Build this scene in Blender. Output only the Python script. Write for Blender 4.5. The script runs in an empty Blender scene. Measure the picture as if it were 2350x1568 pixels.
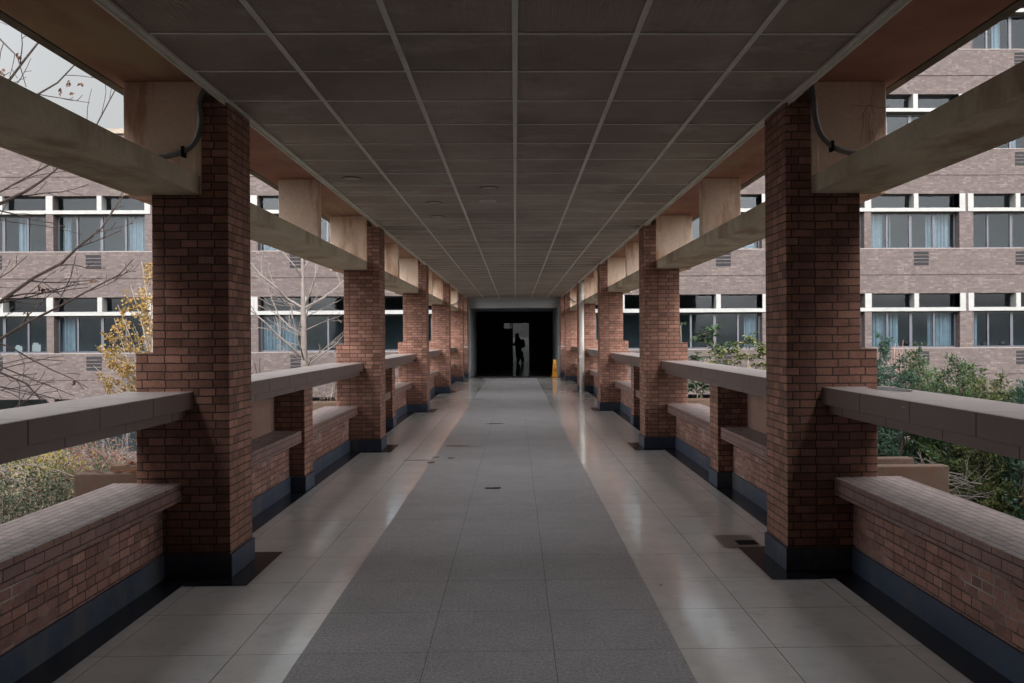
import bpy, bmesh, math, random
from mathutils import Vector, Matrix
R = math.radians
sc = bpy.context.scene
col = sc.collection

# ------------------------------------------------------------------ camera
CF, CCX, CCY = 1970.2, 1222.76, 775.12          # focal length and centre in a 2350 px wide frame
CH = 1.4975
YAW, ROLL, PITCH = .02052, .00621, -.00073
cam_d = bpy.data.cameras.new('camera')
cam = bpy.data.objects.new('camera', cam_d); col.objects.link(cam)
cam_d.sensor_width = 36; cam_d.lens = 36 * CF / 2350
cam_d.shift_x = -(CCX - 1175) / 2350
cam_d.shift_y = (CCY - 784) / 2350
cam_d.clip_start = .05; cam_d.clip_end = 800
cam.location = (0, 0, CH)
cam.rotation_euler = (Matrix.Rotation(-YAW, 3, 'Z') @ Matrix.Rotation(math.pi/2 + PITCH, 3, 'X') @ Matrix.Rotation(-ROLL, 3, 'Z')).to_euler()
sc.camera = cam

# ------------------------------------------------------------------ world, sun, exposure
SUN_EL, SUN_ROT = 30, 180
w = bpy.data.worlds.new('World'); sc.world = w; w.use_nodes = True
wn = w.node_tree; wn.nodes.clear()
sky = wn.nodes.new('ShaderNodeTexSky'); sky.sky_type = 'NISHITA'; sky.sun_disc = False
sky.sun_elevation = R(SUN_EL); sky.sun_rotation = R(SUN_ROT); sky.dust_density = 5; sky.air_density = 1.5
hs = wn.nodes.new('ShaderNodeHueSaturation'); hs.inputs['Saturation'].default_value = .12
bg = wn.nodes.new('ShaderNodeBackground'); bg.inputs[1].default_value = .12
wo = wn.nodes.new('ShaderNodeOutputWorld')
# sky shaped for its light: dimmed ahead and behind, brightened to both sides
tc = wn.nodes.new('ShaderNodeTexCoord'); sx = wn.nodes.new('ShaderNodeSeparateXYZ'); wn.links.new(tc.outputs['Generated'], sx.inputs[0])
mr = wn.nodes.new('ShaderNodeMapRange'); mr.interpolation_type = 'SMOOTHSTEP'
for i_, v_ in ((1, .35), (2, .9), (3, 1.0), (4, .18)): mr.inputs[i_].default_value = v_
wn.links.new(sx.outputs[1], mr.inputs[0])
cn = wn.nodes.new('ShaderNodeTexNoise'); cn.inputs['Scale'].default_value = 2.2; cn.inputs['Detail'].default_value = 3
wn.links.new(tc.outputs['Generated'], cn.inputs['Vector'])
cm = wn.nodes.new('ShaderNodeMapRange'); cm.inputs[3].default_value = .88; cm.inputs[4].default_value = 1.12; wn.links.new(cn.outputs['Fac'], cm.inputs[0])
ab = wn.nodes.new('ShaderNodeMath'); ab.operation = 'ABSOLUTE'; wn.links.new(sx.outputs[0], ab.inputs[0])
ms = wn.nodes.new('ShaderNodeMapRange'); ms.interpolation_type = 'SMOOTHSTEP'
for i_, v_ in ((1, .5), (2, .95), (3, 1.0), (4, 2.1)): ms.inputs[i_].default_value = v_
wn.links.new(ab.outputs[0], ms.inputs[0])
mb_ = wn.nodes.new('ShaderNodeMapRange'); mb_.interpolation_type = 'SMOOTHSTEP'
for i_, v_ in ((1, -.95), (2, -.2), (3, .72), (4, 1.0)): mb_.inputs[i_].default_value = v_
wn.links.new(sx.outputs[1], mb_.inputs[0])
m3 = wn.nodes.new('ShaderNodeMath'); m3.operation = 'MULTIPLY'; wn.links.new(ms.outputs[0], m3.inputs[0]); wn.links.new(mb_.outputs[0], m3.inputs[1])
m2 = wn.nodes.new('ShaderNodeMath'); m2.operation = 'MULTIPLY'; wn.links.new(m3.outputs[0], m2.inputs[0]); wn.links.new(cm.outputs[0], m2.inputs[1])
mm = wn.nodes.new('ShaderNodeMath'); mm.operation = 'MULTIPLY'; wn.links.new(mr.outputs[0], mm.inputs[0]); wn.links.new(m2.outputs[0], mm.inputs[1])
vm = wn.nodes.new('ShaderNodeVectorMath'); vm.operation = 'SCALE'; wn.links.new(hs.outputs[0], vm.inputs[0]); wn.links.new(mm.outputs[0], vm.inputs['Scale'])
wn.links.new(sky.outputs[0], hs.inputs['Color']); wn.links.new(vm.outputs[0], bg.inputs[0]); wn.links.new(bg.outputs[0], wo.inputs[0])
sd = bpy.data.lights.new('sun', 'SUN'); sd.energy = .5; sd.angle = R(25); sd.color = (1, .97, .93)
sun = bpy.data.objects.new('sun', sd); col.objects.link(sun)
# light comes from behind the camera, high
a = R(SUN_ROT); dx, dy = math.sin(a), math.cos(a)
dirv = Vector((dx*math.cos(R(SUN_EL)), dy*math.cos(R(SUN_EL)), math.sin(R(SUN_EL))))
sun.rotation_euler = dirv.to_track_quat('Z', 'Y').to_euler()
sc.view_settings.view_transform = 'Standard'; sc.view_settings.look = 'None'
sc.view_settings.exposure = 2.75; sc.view_settings.gamma = 1
sc.cycles.max_bounces = 10; sc.cycles.diffuse_bounces = 6; sc.cycles.transparent_max_bounces = 16

# ------------------------------------------------------------------ helpers
def ray(px, py):
    u2 = (px-CCX)/CF; v2 = (py-CCY)/CF
    u = u2*math.cos(ROLL)-v2*math.sin(ROLL); v = u2*math.sin(ROLL)+v2*math.cos(ROLL)
    x, y2, z2 = u, 1., -v
    y = y2*math.cos(PITCH)-z2*math.sin(PITCH); z = y2*math.sin(PITCH)+z2*math.cos(PITCH)
    return Vector((x*math.cos(YAW)+y*math.sin(YAW), -x*math.sin(YAW)+y*math.cos(YAW), z))
def at(px, py, Y):
    """world point at depth Y that the photograph shows at (px, py)"""
    r = ray(px, py); q = r*(Y/r.y); q.z += CH
    return q

def tag(o, label=None, cat=None, group=None, kind=None):
    if label: o['label'] = label
    if cat: o['category'] = cat
    if group: o['group'] = group
    if kind: o['kind'] = kind
    return o
def empty(name, loc=(0, 0, 0), rz=0):
    o = bpy.data.objects.new(name, None); col.objects.link(o)
    o.location = loc; o.rotation_euler = (0, 0, rz); o.empty_display_size = .2
    return o

class MB:
    def __init__(s): s.v = []; s.f = []
    def box(s, x0, x1, y0, y1, z0, z1):
        if x0 > x1: x0, x1 = x1, x0
        n = len(s.v)
        s.v += [(x0,y0,z0),(x1,y0,z0),(x1,y1,z0),(x0,y1,z0),(x0,y0,z1),(x1,y0,z1),(x1,y1,z1),(x0,y1,z1)]
        s.f += [tuple(n+i for i in q) for q in ((0,3,2,1),(4,5,6,7),(0,1,5,4),(1,2,6,5),(2,3,7,6),(3,0,4,7))]
        return s
    def tube(s, pts, rad, n=6, cap=True):
        pts = [Vector(p) for p in pts]
        if not isinstance(rad, (list, tuple)): rad = [rad]*len(pts)
        base = len(s.v); up = Vector((.13, .21, .97))
        for i, p in enumerate(pts):
            d = (pts[min(i+1, len(pts)-1)] - pts[max(i-1, 0)])
            if d.length < 1e-6: d = Vector((0, 0, 1))
            d.normalize()
            a_ = d.cross(up)
            if a_.length < .05: a_ = d.cross(Vector((1, 0, 0)))
            a_.normalize(); b_ = d.cross(a_)
            for k in range(n):
                t = 2*math.pi*k/n
                q = p + (a_*math.cos(t)+b_*math.sin(t))*rad[i]
                s.v.append(tuple(q))
        for i in range(len(pts)-1):
            for k in range(n):
                k2 = (k+1) % n
                s.f.append((base+i*n+k, base+i*n+k2, base+(i+1)*n+k2, base+(i+1)*n+k))
        if cap:
            s.f.append(tuple(base+k for k in range(n))[::-1])
            s.f.append(tuple(base+(len(pts)-1)*n+k for k in range(n)))
        return s
    def leaf(s, p, d, L, W, nrm, fold=.25):
        d = d.normalized(); w_ = d.cross(nrm)
        if w_.length < 1e-4: w_ = d.cross(Vector((.3, .5, .8)))
        w_.normalize(); u = w_.cross(d)
        n = len(s.v)
        m = p + d*(L*.45)
        s.v += [tuple(p), tuple(m + w_*W*.5 + u*W*fold), tuple(p + d*L), tuple(m - w_*W*.5 + u*W*fold)]
        s.f += [(n, n+1, n+2), (n, n+2, n+3)]
        return s
    def prism(s, pts, y0, y1):
        """outline in x,z pushed from y0 to y1"""
        n = len(s.v); k = len(pts)
        s.v += [(x, y0, z) for x, z in pts] + [(x, y1, z) for x, z in pts]
        s.f.append(tuple(range(n, n+k))); s.f.append(tuple(range(n+2*k-1, n+k-1, -1)))
        for i in range(k):
            j = (i+1) % k
            s.f.append((n+i, n+k+i, n+k+j, n+j))
        return s
    def build(s, name, m, parent=None, bevel=0, smooth=False):
        me = bpy.data.meshes.new(name); me.from_pydata(s.v, [], s.f); me.update()
        if not smooth or bevel:
            b = bmesh.new(); b.from_mesh(me); bmesh.ops.recalc_face_normals(b, faces=b.faces)
            if bevel:
                bmesh.ops.bevel(b, geom=[e for e in b.edges if len(e.link_faces) == 2], offset=bevel, segments=1, affect='EDGES', clamp_overlap=True)
            b.to_mesh(me); b.free()
        if smooth:
            for p in me.polygons: p.use_smooth = True
        me.materials.append(m)
        o = bpy.data.objects.new(name, me); col.objects.link(o)
        if parent: o.parent = parent
        return o
def children(o): return list(o.children)
def copy_tree(o, parent=None):
    c = o.copy(); col.objects.link(c); c.parent = parent
    for ch in children(o): copy_tree(ch, c)
    return c

# ------------------------------------------------------------------ materials
def newmat(name, rough=.8, spec=.5):
    m = bpy.data.materials.new(name); m.use_nodes = True
    nt = m.node_tree; b = nt.nodes['Principled BSDF']
    b.inputs['Roughness'].default_value = rough
    b.inputs['Specular IOR Level'].default_value = spec
    return m, nt, b
def N(nt, t, **kw):
    n = nt.nodes.new(t)
    for k, v in kw.items(): setattr(n, k, v)
    return n
def M_(nt, op, a_, b_=None, c_=None, clamp=False):
    n = nt.nodes.new('ShaderNodeMath'); n.operation = op; n.use_clamp = clamp
    for i, v in enumerate((a_, b_, c_)):
        if v is None: continue
        if isinstance(v, (int, float)): n.inputs[i].default_value = v
        else: nt.links.new(v, n.inputs[i])
    return n.outputs[0]
def mix(nt, fac, a_, b_, mode='MIX'):
    n = nt.nodes.new('ShaderNodeMix'); n.data_type = 'RGBA'; n.blend_type = mode
    for s_, v in ((n.inputs[0], fac), (n.inputs[6], a_), (n.inputs[7], b_)):
        if isinstance(v, (int, float)): s_.default_value = v
        elif isinstance(v, tuple): s_.default_value = v+(1,) if len(v) == 3 else v
        else: nt.links.new(v, s_)
    return n.outputs[2]
def noise(nt, vec, scale, detail=3, rough=.6, lo=.3, hi=.7):
    n = N(nt, 'ShaderNodeTexNoise'); n.inputs['Scale'].default_value = scale; n.inputs['Detail'].default_value = detail
    n.inputs['Roughness'].default_value = rough
    if vec is not None: nt.links.new(vec, n.inputs['Vector'])
    r = N(nt, 'ShaderNodeMapRange'); r.inputs[1].default_value = lo; r.inputs[2].default_value = hi
    nt.links.new(n.outputs['Fac'], r.inputs[0])
    return r.outputs[0]
def pos(nt): return N(nt, 'ShaderNodeNewGeometry').outputs['Position']
def stretch(nt, vec, s_):
    n = N(nt, 'ShaderNodeVectorMath', operation='MULTIPLY'); nt.links.new(vec, n.inputs[0]); n.inputs[1].default_value = s_
    return n.outputs[0]
def boxmap(nt, ou=0, ov=0):
    g = N(nt, 'ShaderNodeNewGeometry')
    p = N(nt, 'ShaderNodeSeparateXYZ'); nt.links.new(g.outputs['Position'], p.inputs[0])
    n = N(nt, 'ShaderNodeSeparateXYZ'); nt.links.new(g.outputs['True Normal'], n.inputs[0])
    A = M_(nt, 'GREATER_THAN', M_(nt, 'ABSOLUTE', n.outputs[0]), .5)
    C = M_(nt, 'GREATER_THAN', M_(nt, 'ABSOLUTE', n.outputs[2]), .5)
    AC = M_(nt, 'MAXIMUM', A, C)
    def lerp(f, a_, b_): return M_(nt, 'ADD', M_(nt, 'MULTIPLY', b_, f), M_(nt, 'MULTIPLY', a_, M_(nt, 'SUBTRACT', 1, f)))
    u = lerp(AC, p.outputs[0], p.outputs[1]); v = lerp(C, p.outputs[2], p.outputs[0])
    c = N(nt, 'ShaderNodeCombineXYZ')
    nt.links.new(M_(nt, 'ADD', u, 100+ou), c.inputs[0]); nt.links.new(M_(nt, 'ADD', v, 100+ov), c.inputs[1])
    return c.outputs[0]
def bump(nt, b, h, strength, dist):
    n = N(nt, 'ShaderNodeBump'); n.inputs['Strength'].default_value = strength; n.inputs['Distance'].default_value = dist
    nt.links.new(h, n.inputs['Height']); nt.links.new(n.outputs[0], b.inputs['Normal'])

def brick_mat(name, c1, c2, mortar, bw, bh, ms, squash=.72, sqf=2, mort2=None, bstr=.8, ov=0, rough=.85, lo=.65, vary=.75, top=None):
    m, nt, b = newmat(name, rough, .3)
    v = boxmap(nt, 0, ov)
    t = N(nt, 'ShaderNodeTexBrick'); t.offset = .5; t.offset_frequency = 2; t.squash = squash; t.squash_frequency = sqf
    wz = N(nt, 'ShaderNodeTexNoise'); wz.inputs['Scale'].default_value = 9; wz.inputs['Detail'].default_value = 3; nt.links.new(pos(nt), wz.inputs['Vector'])
    wa = N(nt, 'ShaderNodeVectorMath', operation='SCALE'); nt.links.new(wz.outputs['Color'], wa.inputs[0]); wa.inputs['Scale'].default_value = ms*2.6
    wb_ = N(nt, 'ShaderNodeVectorMath', operation='ADD'); nt.links.new(v, wb_.inputs[0]); nt.links.new(wa.outputs[0], wb_.inputs[1])
    nt.links.new(wb_.outputs[0], t.inputs['Vector'])
    t.inputs['Color1'].default_value = (0, 0, 0, 1); t.inputs['Color2'].default_value = (1, 1, 1, 1)
    t.inputs['Mortar'].default_value = (.5, .5, .5, 1)
    t.inputs['Scale'].default_value = 1; t.inputs['Mortar Size'].default_value = ms
    t.inputs['Mortar Smooth'].default_value = .15; t.inputs['Brick Width'].default_value = bw; t.inputs['Row Height'].default_value = bh
    P_ = pos(nt)
    base = mix(nt, t.outputs['Color'], c1, c2)
    sepc = N(nt, 'ShaderNodeSeparateColor'); nt.links.new(t.outputs['Color'], sepc.inputs[0])
    odd = M_(nt, 'FRACT', M_(nt, 'MULTIPLY', sepc.outputs[0], 13.7))
    base = mix(nt, M_(nt, 'MULTIPLY', M_(nt, 'GREATER_THAN', odd, .80), vary), base, tuple(x*.48 for x in c1))
    base = mix(nt, M_(nt, 'MULTIPLY', M_(nt, 'LESS_THAN', odd, .12), vary*.8), base, tuple(min(1, x*1.25+.02) for x in c1))
    n1 = noise(nt, P_, 1.1, 4, .6, .3, .7); n2 = noise(nt, P_, 90, 2, .6, .3, .7); n3 = noise(nt, P_, 9, 3, .6, .35, .65)
    base = mix(nt, M_(nt, 'MULTIPLY', n1, .55), base, tuple(x*.62 for x in c1))
    dk = M_(nt, 'ADD', M_(nt, 'MULTIPLY', n2, .35), M_(nt, 'ADD', M_(nt, 'MULTIPLY', n3, .25), lo))
    cc = N(nt, 'ShaderNodeCombineColor')
    for i in range(3): nt.links.new(dk, cc.inputs[i])
    base = mix(nt, 1., base, cc.outputs[0], 'MULTIPLY')
    mo = mortar
    if mort2:
        nm = noise(nt, stretch(nt, P_, (1.2, 1.2, 3.5)), 1.3, 3, .5, .5, .66)
        mo = mix(nt, nm, mortar, mort2)
    cfin = mix(nt, t.outputs['Fac'], base, mo)
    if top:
        # sides tinted darker, the light on the upper surface is put in the colour
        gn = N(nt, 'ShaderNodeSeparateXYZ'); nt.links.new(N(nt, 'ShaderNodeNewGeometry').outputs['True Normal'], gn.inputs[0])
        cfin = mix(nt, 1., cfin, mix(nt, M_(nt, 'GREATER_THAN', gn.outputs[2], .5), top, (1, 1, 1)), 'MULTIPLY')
    nt.links.new(cfin, b.inputs['Base Color'])
    h = M_(nt, 'ADD', M_(nt, 'SUBTRACT', 1, t.outputs['Fac']), M_(nt, 'MULTIPLY', n2, .15))
    bump(nt, b, h, bstr, .006)
    return m
def plain(name, c, c2=None, scale=3, rough=.8, bstr=.15, spec=.4, detail=4, fine=60, streak=None, streakcol=(.2, .1, .05), metal=0, side=None):
    m, nt, b = newmat(name, rough, spec); P_ = pos(nt)
    c2 = c2 or tuple(x*.7 for x in c)
    f = noise(nt, P_, scale, detail, .6, .3, .72)
    base = mix(nt, f, c, c2)
    g = noise(nt, P_, fine, 2, .6, .3, .7)
    base = mix(nt, M_(nt, 'MULTIPLY', g, .3), base, tuple(x*.55 for x in c))
    if streak:
        s_ = noise(nt, stretch(nt, P_, streak), 1, 5, .7, .49, .64)
        base = mix(nt, M_(nt, 'MULTIPLY', s_, .7), base, streakcol)
    if side:  # darker tint on all but upward faces paints in a lit top
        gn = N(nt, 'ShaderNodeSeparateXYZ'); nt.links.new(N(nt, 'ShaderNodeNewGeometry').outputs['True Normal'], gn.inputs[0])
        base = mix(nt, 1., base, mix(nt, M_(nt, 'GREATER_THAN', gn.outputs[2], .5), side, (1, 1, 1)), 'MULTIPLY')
    nt.links.new(base, b.inputs['Base Color'])
    b.inputs['Metallic'].default_value = metal
    if bstr: bump(nt, b, g, bstr, .003)
    return m
def leafmat(name, c1, c2, c3=None, trans=.25):
    m, nt, b = newmat(name, .55, .3)
    g_ = .5; c1 = tuple(x*g_ for x in c1); c2 = tuple(x*g_ for x in c2); c3 = c3 and tuple(x*g_ for x in c3)
    r = N(nt, 'ShaderNodeNewGeometry').outputs['Random Per Island']
    base = mix(nt, r, c1, c2)
    if c3:
        base = mix(nt, M_(nt, 'GREATER_THAN', M_(nt, 'FRACT', M_(nt, 'MULTIPLY', r, 7.31)), .8), base, c3)
    f = noise(nt, pos(nt), 2.5, 2, .5, .3, .7)
    base = mix(nt, M_(nt, 'MULTIPLY', f, .5), base, tuple(x*.45 for x in c1))
    nt.links.new(base, b.inputs['Base Color'])
    tr = N(nt, 'ShaderNodeBsdfTranslucent'); nt.links.new(base, tr.inputs[0])
    ms = N(nt, 'ShaderNodeMixShader'); ms.inputs[0].default_value = trans
    nt.links.new(b.outputs[0], ms.inputs[1]); nt.links.new(tr.outputs[0], ms.inputs[2])
    nt.links.new(ms.outputs[0], nt.nodes['Material Output'].inputs[0])
    return m

BR = brick_mat('red_brick', (.355, .178, .13), (.22, .112, .084), (.055, .04, .034), .146, .0515, .0042, lo=.62)
BRW = brick_mat('wall_brick', (.34, .175, .14), (.20, .11, .088), (.045, .033, .028), .128, .0515, .0036, mort2=(.42, .38, .35), lo=.62)
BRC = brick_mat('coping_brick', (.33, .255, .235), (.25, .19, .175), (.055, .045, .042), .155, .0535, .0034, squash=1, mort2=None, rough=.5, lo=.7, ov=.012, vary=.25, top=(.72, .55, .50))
BRF = brick_mat('facade_brick', (.067, .0515, .0495), (.043, .0325, .0315), (.041, .034, .033), .24, .068, .006, squash=.6, bstr=.3, lo=.72, vary=.5)
CONC = plain('cream_concrete', (.60, .52, .40), (.38, .32, .24), 1.6, .85, .35, .25, streak=(2.2, 1.2, .6), streakcol=(.24, .15, .10), fine=35)
BLOCK = plain('plaster_block', (.86, .68, .56), (.72, .54, .42), 2.2, .85, .35, .25, streak=(4.5, 4.5, .9), streakcol=(.42, .20, .10), fine=35)
SOFF = plain('stained_soffit', (.36, .18, .14), (.24, .105, .08), 1.8, .85, .2, .25, streak=(1.2, .35, 1), streakcol=(.36, .27, .17))
EDGE = plain('weathered_edge', (.20, .17, .14), (.09, .075, .065), 5, .9, .3, .2)
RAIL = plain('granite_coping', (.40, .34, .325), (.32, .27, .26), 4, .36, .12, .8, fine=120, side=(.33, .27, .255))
RAILS = RAIL
PANEL = plain('brown_plaster', (.27, .165, .13), (.21, .125, .10), 3, .85, .25, .3)
PLIN = plain('blue_granite', (.045, .062, .102), (.028, .038, .062), 3, .5, .12, .4, fine=70, streak=(4, 4, 2), streakcol=(.09, .085, .08))
DARKG = plain('black_granite', (.022, .024, .032), (.016, .017, .024), 6, .22, .0, .5, fine=160)
WHITE = plain('white_paint', (.17, .17, .17), (.13, .13, .125), 3, .6, .05, .4)
PVC = plain('grey_pvc', (.62, .60, .57), (.50, .47, .44), 2, .35, .0, .5)
ALU = plain('window_frame_metal', (.026, .028, .04), (.018, .02, .03), 3, .4, .0, .5)
DARK = plain('dark_void', (.015, .015, .017), (.01, .01, .012), 3, .9, .0, .2)
LIGHTP = plain('pale_portal_plaster', (.40, .42, .44), (.34, .36, .38), 1.5, .55, .05, .4)
HALL = plain('dark_hall_wall', (.22, .23, .26), (.18, .19, .22), 1, .6, .0, .4)
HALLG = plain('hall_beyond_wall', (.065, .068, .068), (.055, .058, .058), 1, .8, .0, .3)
CONCP = plain('planter_concrete', (.155, .105, .08), (.10, .065, .048), 2.5, .85, .3, .3, streak=(3, 3, .8), streakcol=(.14, .065, .035))
ROOM = plain('room_wall', (.085, .105, .11), (.055, .07, .078), .6, .9, .0, .2, fine=2)
BARKP = plain('pale_bark', (.135, .115, .105), (.085, .073, .068), 6, .9, .3, .2)
BARKD = plain('dark_bark', (.045, .032, .027), (.025, .018, .016), 8, .9, .3, .2)
BARKG = plain('grey_twig', (.30, .25, .21), (.19, .15, .125), 8, .9, .2, .2)
CABLE = plain('grey_cable', (.16, .16, .155), (.10, .10, .10), 6, .5, .0, .5)
SOIL = plain('soil', (.07, .05, .035), (.04, .03, .022), 8, .95, .4, .2)

def ceiling_mat():
    m, nt, b = newmat('ribbed_ceiling_panel', .75, .3)
    P_ = pos(nt); s_ = N(nt, 'ShaderNodeSeparateXYZ'); nt.links.new(P_, s_.inputs[0])
    f = noise(nt, P_, .7, 5, .65, .36, .62)
    # each panel a slightly different tone
    vx = M_(nt, 'FLOOR', M_(nt, 'DIVIDE', M_(nt, 'SUBTRACT', s_.outputs[0], .008-6), .6))
    vy = M_(nt, 'FLOOR', M_(nt, 'DIVIDE', M_(nt, 'SUBTRACT', s_.outputs[1], .034-12), .6))
    c = N(nt, 'ShaderNodeCombineXYZ'); nt.links.new(vx, c.inputs[0]); nt.links.new(vy, c.inputs[1])
    wn_ = N(nt, 'ShaderNodeTexWhiteNoise'); nt.links.new(c.outputs[0], wn_.inputs[0])
    base = mix(nt, f, (.35, .29, .245), (.205, .165, .14))
    base = mix(nt, M_(nt, 'MULTIPLY', wn_.outputs[0], .28), base, (.15, .125, .11))
    st = noise(nt, stretch(nt, P_, (1.3, 2.2, 1)), 1.1, 5, .7, .54, .68)
    base = mix(nt, M_(nt, 'MULTIPLY', st, .6), base, (.42, .38, .33))
    st2 = noise(nt, stretch(nt, P_, (1, 1.6, 1)), 2.3, 5, .75, .6, .7)
    base = mix(nt, M_(nt, 'MULTIPLY', st2, .55), base, (.13, .09, .065))
    nt.links.new(base, b.inputs['Base Color'])
    rib = M_(nt, 'SINE', M_(nt, 'MULTIPLY', s_.outputs[0], 2*math.pi/.0135))
    bump(nt, b, rib, .5, .0015)
    return m
CEIL = ceiling_mat()
TBAR = plain('ceiling_bar', (.66, .64, .58), (.52, .50, .44), 3, .5, .0, .4)
def tile_mat(name, c1, c2, jx, bwx, rough, speck, spec, joint):
    m, nt, b = newmat(name, rough, spec)
    P_ = pos(nt)
    v = N(nt, 'ShaderNodeVectorMath', operation='ADD'); nt.links.new(P_, v.inputs[0]); v.inputs[1].default_value = (60-jx, 60-4.094, 0)
    t = N(nt, 'ShaderNodeTexBrick'); t.offset = 0; t.squash = 1
    nt.links.new(v.outputs[0], t.inputs['Vector'])
    t.inputs['Color1'].default_value = (0, 0, 0, 1); t.inputs['Color2'].default_value = (1, 1, 1, 1); t.inputs['Mortar'].default_value = (.5, .5, .5, 1)
    t.inputs['Scale'].default_value = 1; t.inputs['Brick Width'].default_value = bwx; t.inputs['Row Height'].default_value = .6
    t.inputs['Mortar Size'].default_value = .0016; t.inputs['Mortar Smooth'].default_value = 0
    base = mix(nt, M_(nt, 'MULTIPLY', t.outputs['Color'], .5), c1, c2)
    n1 = noise(nt, P_, 1.7, 5, .65, .3, .7); n2 = noise(nt, P_, speck, 2, .8, .35, .65)
    n4 = noise(nt, stretch(nt, P_, (1.5, 7, 1)), 3, 4, .7, .5, .75)
    base = mix(nt, M_(nt, 'MULTIPLY', n1, .5), base, tuple(x*.66 for x in c2))
    grime = noise(nt, P_, 6, 4, .7, .52, .7)
    base = mix(nt, M_(nt, 'MULTIPLY', grime, .3), base, tuple(x*.5 for x in c2))
    base = mix(nt, M_(nt, 'MULTIPLY', n2, .72 if spec < .6 else .2), base, tuple(x*.36 for x in c1))
    if spec < .6:
        pale = noise(nt, P_, 130, 1, .5, .58, .7)
        base = mix(nt, M_(nt, 'MULTIPLY', pale, .6), base, (.85, .84, .84))
    base = mix(nt, M_(nt, 'MULTIPLY', n4, .12), base, tuple(x*.5 for x in c2))
    base = mix(nt, t.outputs['Fac'], base, joint)
    nt.links.new(base, b.inputs['Base Color'])
    rr = M_(nt, 'ADD', rough, M_(nt, 'MULTIPLY', n1, .10))
    rr = M_(nt, 'ADD', rr, M_(nt, 'MULTIPLY', n4, .04))
    nt.links.new(rr, b.inputs['Roughness'])
    b.inputs['Coat Weight'].default_value = .25 if spec > .6 else .08; b.inputs['Coat Roughness'].default_value = .05 if spec > .6 else .2
    hh = M_(nt, 'ADD', M_(nt, 'SUBTRACT', 1, t.outputs['Fac']), M_(nt, 'MULTIPLY', noise(nt, P_, 5, 2, .5, .2, .8), .25))
    bump(nt, b, hh, .35, .001)
    return m
FGREY = tile_mat('grey_granite_slabs', (.55, .54, .555), (.45, .44, .455), .176, .6, .36, 55, .5, (.05, .045, .042))
FBEIL = tile_mat('polished_beige_left', (.86, .845, .82), (.80, .785, .755), -1.024, .609, .085, 200, .75, (.09, .075, .06))
FBEIR = tile_mat('polished_beige_right', (.86, .845, .82), (.80, .785, .755), .776, .617, .085, 200, .75, (.09, .075, .06))

def glass_mat(name, tint=(.62, .70, .74), refl=.022):
    m = bpy.data.materials.new(name); m.use_nodes = True; nt = m.node_tree; nt.nodes.clear()
    o = N(nt, 'ShaderNodeOutputMaterial'); t = N(nt, 'ShaderNodeBsdfTransparent'); t.inputs[0].default_value = tint+(1,)
    g = N(nt, 'ShaderNodeBsdfGlossy'); g.inputs['Roughness'].default_value = .03; g.inputs[0].default_value = (.85, .92, 1, 1)
    n = N(nt, 'ShaderNodeTexNoise'); n.inputs['Scale'].default_value = .8; n.inputs['Detail'].default_value = 1
    nt.links.new(pos(nt), n.inputs['Vector'])
    bm = N(nt, 'ShaderNodeBump'); bm.inputs['Strength'].default_value = .25; bm.inputs['Distance'].default_value = .02
    nt.links.new(n.outputs[0], bm.inputs['Height']); nt.links.new(bm.outputs[0], g.inputs['Normal'])
    x = N(nt, 'ShaderNodeMixShader'); x.inputs[0].default_value = refl
    nt.links.new(t.outputs[0], x.inputs[1]); nt.links.new(g.outputs[0], x.inputs[2]); nt.links.new(x.outputs[0], o.inputs[0])
    return m
GLASS = glass_mat('window_glass')
CURT = plain('blue_curtain', (.12, .145, .165), (.075, .10, .12), 4, .85, .0, .2, fine=6)

# ================================================================== SETTING
BL, BRR = 1.79, 1.72                      # inner brick face of the columns, left and right
CS = {-1: BL, 1: BRR}
COLY = [5.41 + 6.0*k for k in range(5)]   # near faces of the columns
Y0, YE = -5.0, 32.5                       # the walkway runs from behind the camera to the far building
SOF = 3.115                               # underside of the roof slab
GZ = -3.95                                # garden level

# ground
g = MB()
nx, ny = 60, 60
rg = random.Random(3)
for j in range(ny+1):
    for i in range(nx+1):
        x = -60+120*i/nx; y = -40+80*j/ny
        z = GZ + .12*math.sin(x*.7+1)*math.cos(y*.5) + rg.uniform(-.03, .03)
        g.v.append((x, y, z))
for j in range(ny):
    for i in range(nx):
        n_ = j*(nx+1)+i; g.f.append((n_, n_+1, n_+nx+2, n_+nx+1))
n_ = len(g.v); g.v += [(-400, -400, GZ-.3), (400, -400, GZ-.3), (400, 400, GZ-.3), (-400, 400, GZ-.3)]; g.f.append((n_, n_+1, n_+2, n_+3))
GRD = plain('garden_ground', (.07, .065, .035), (.085, .06, .042), 1.2, .95, .5, .2, fine=25)
tag(g.build('ground', GRD, smooth=True), kind='structure')

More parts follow.
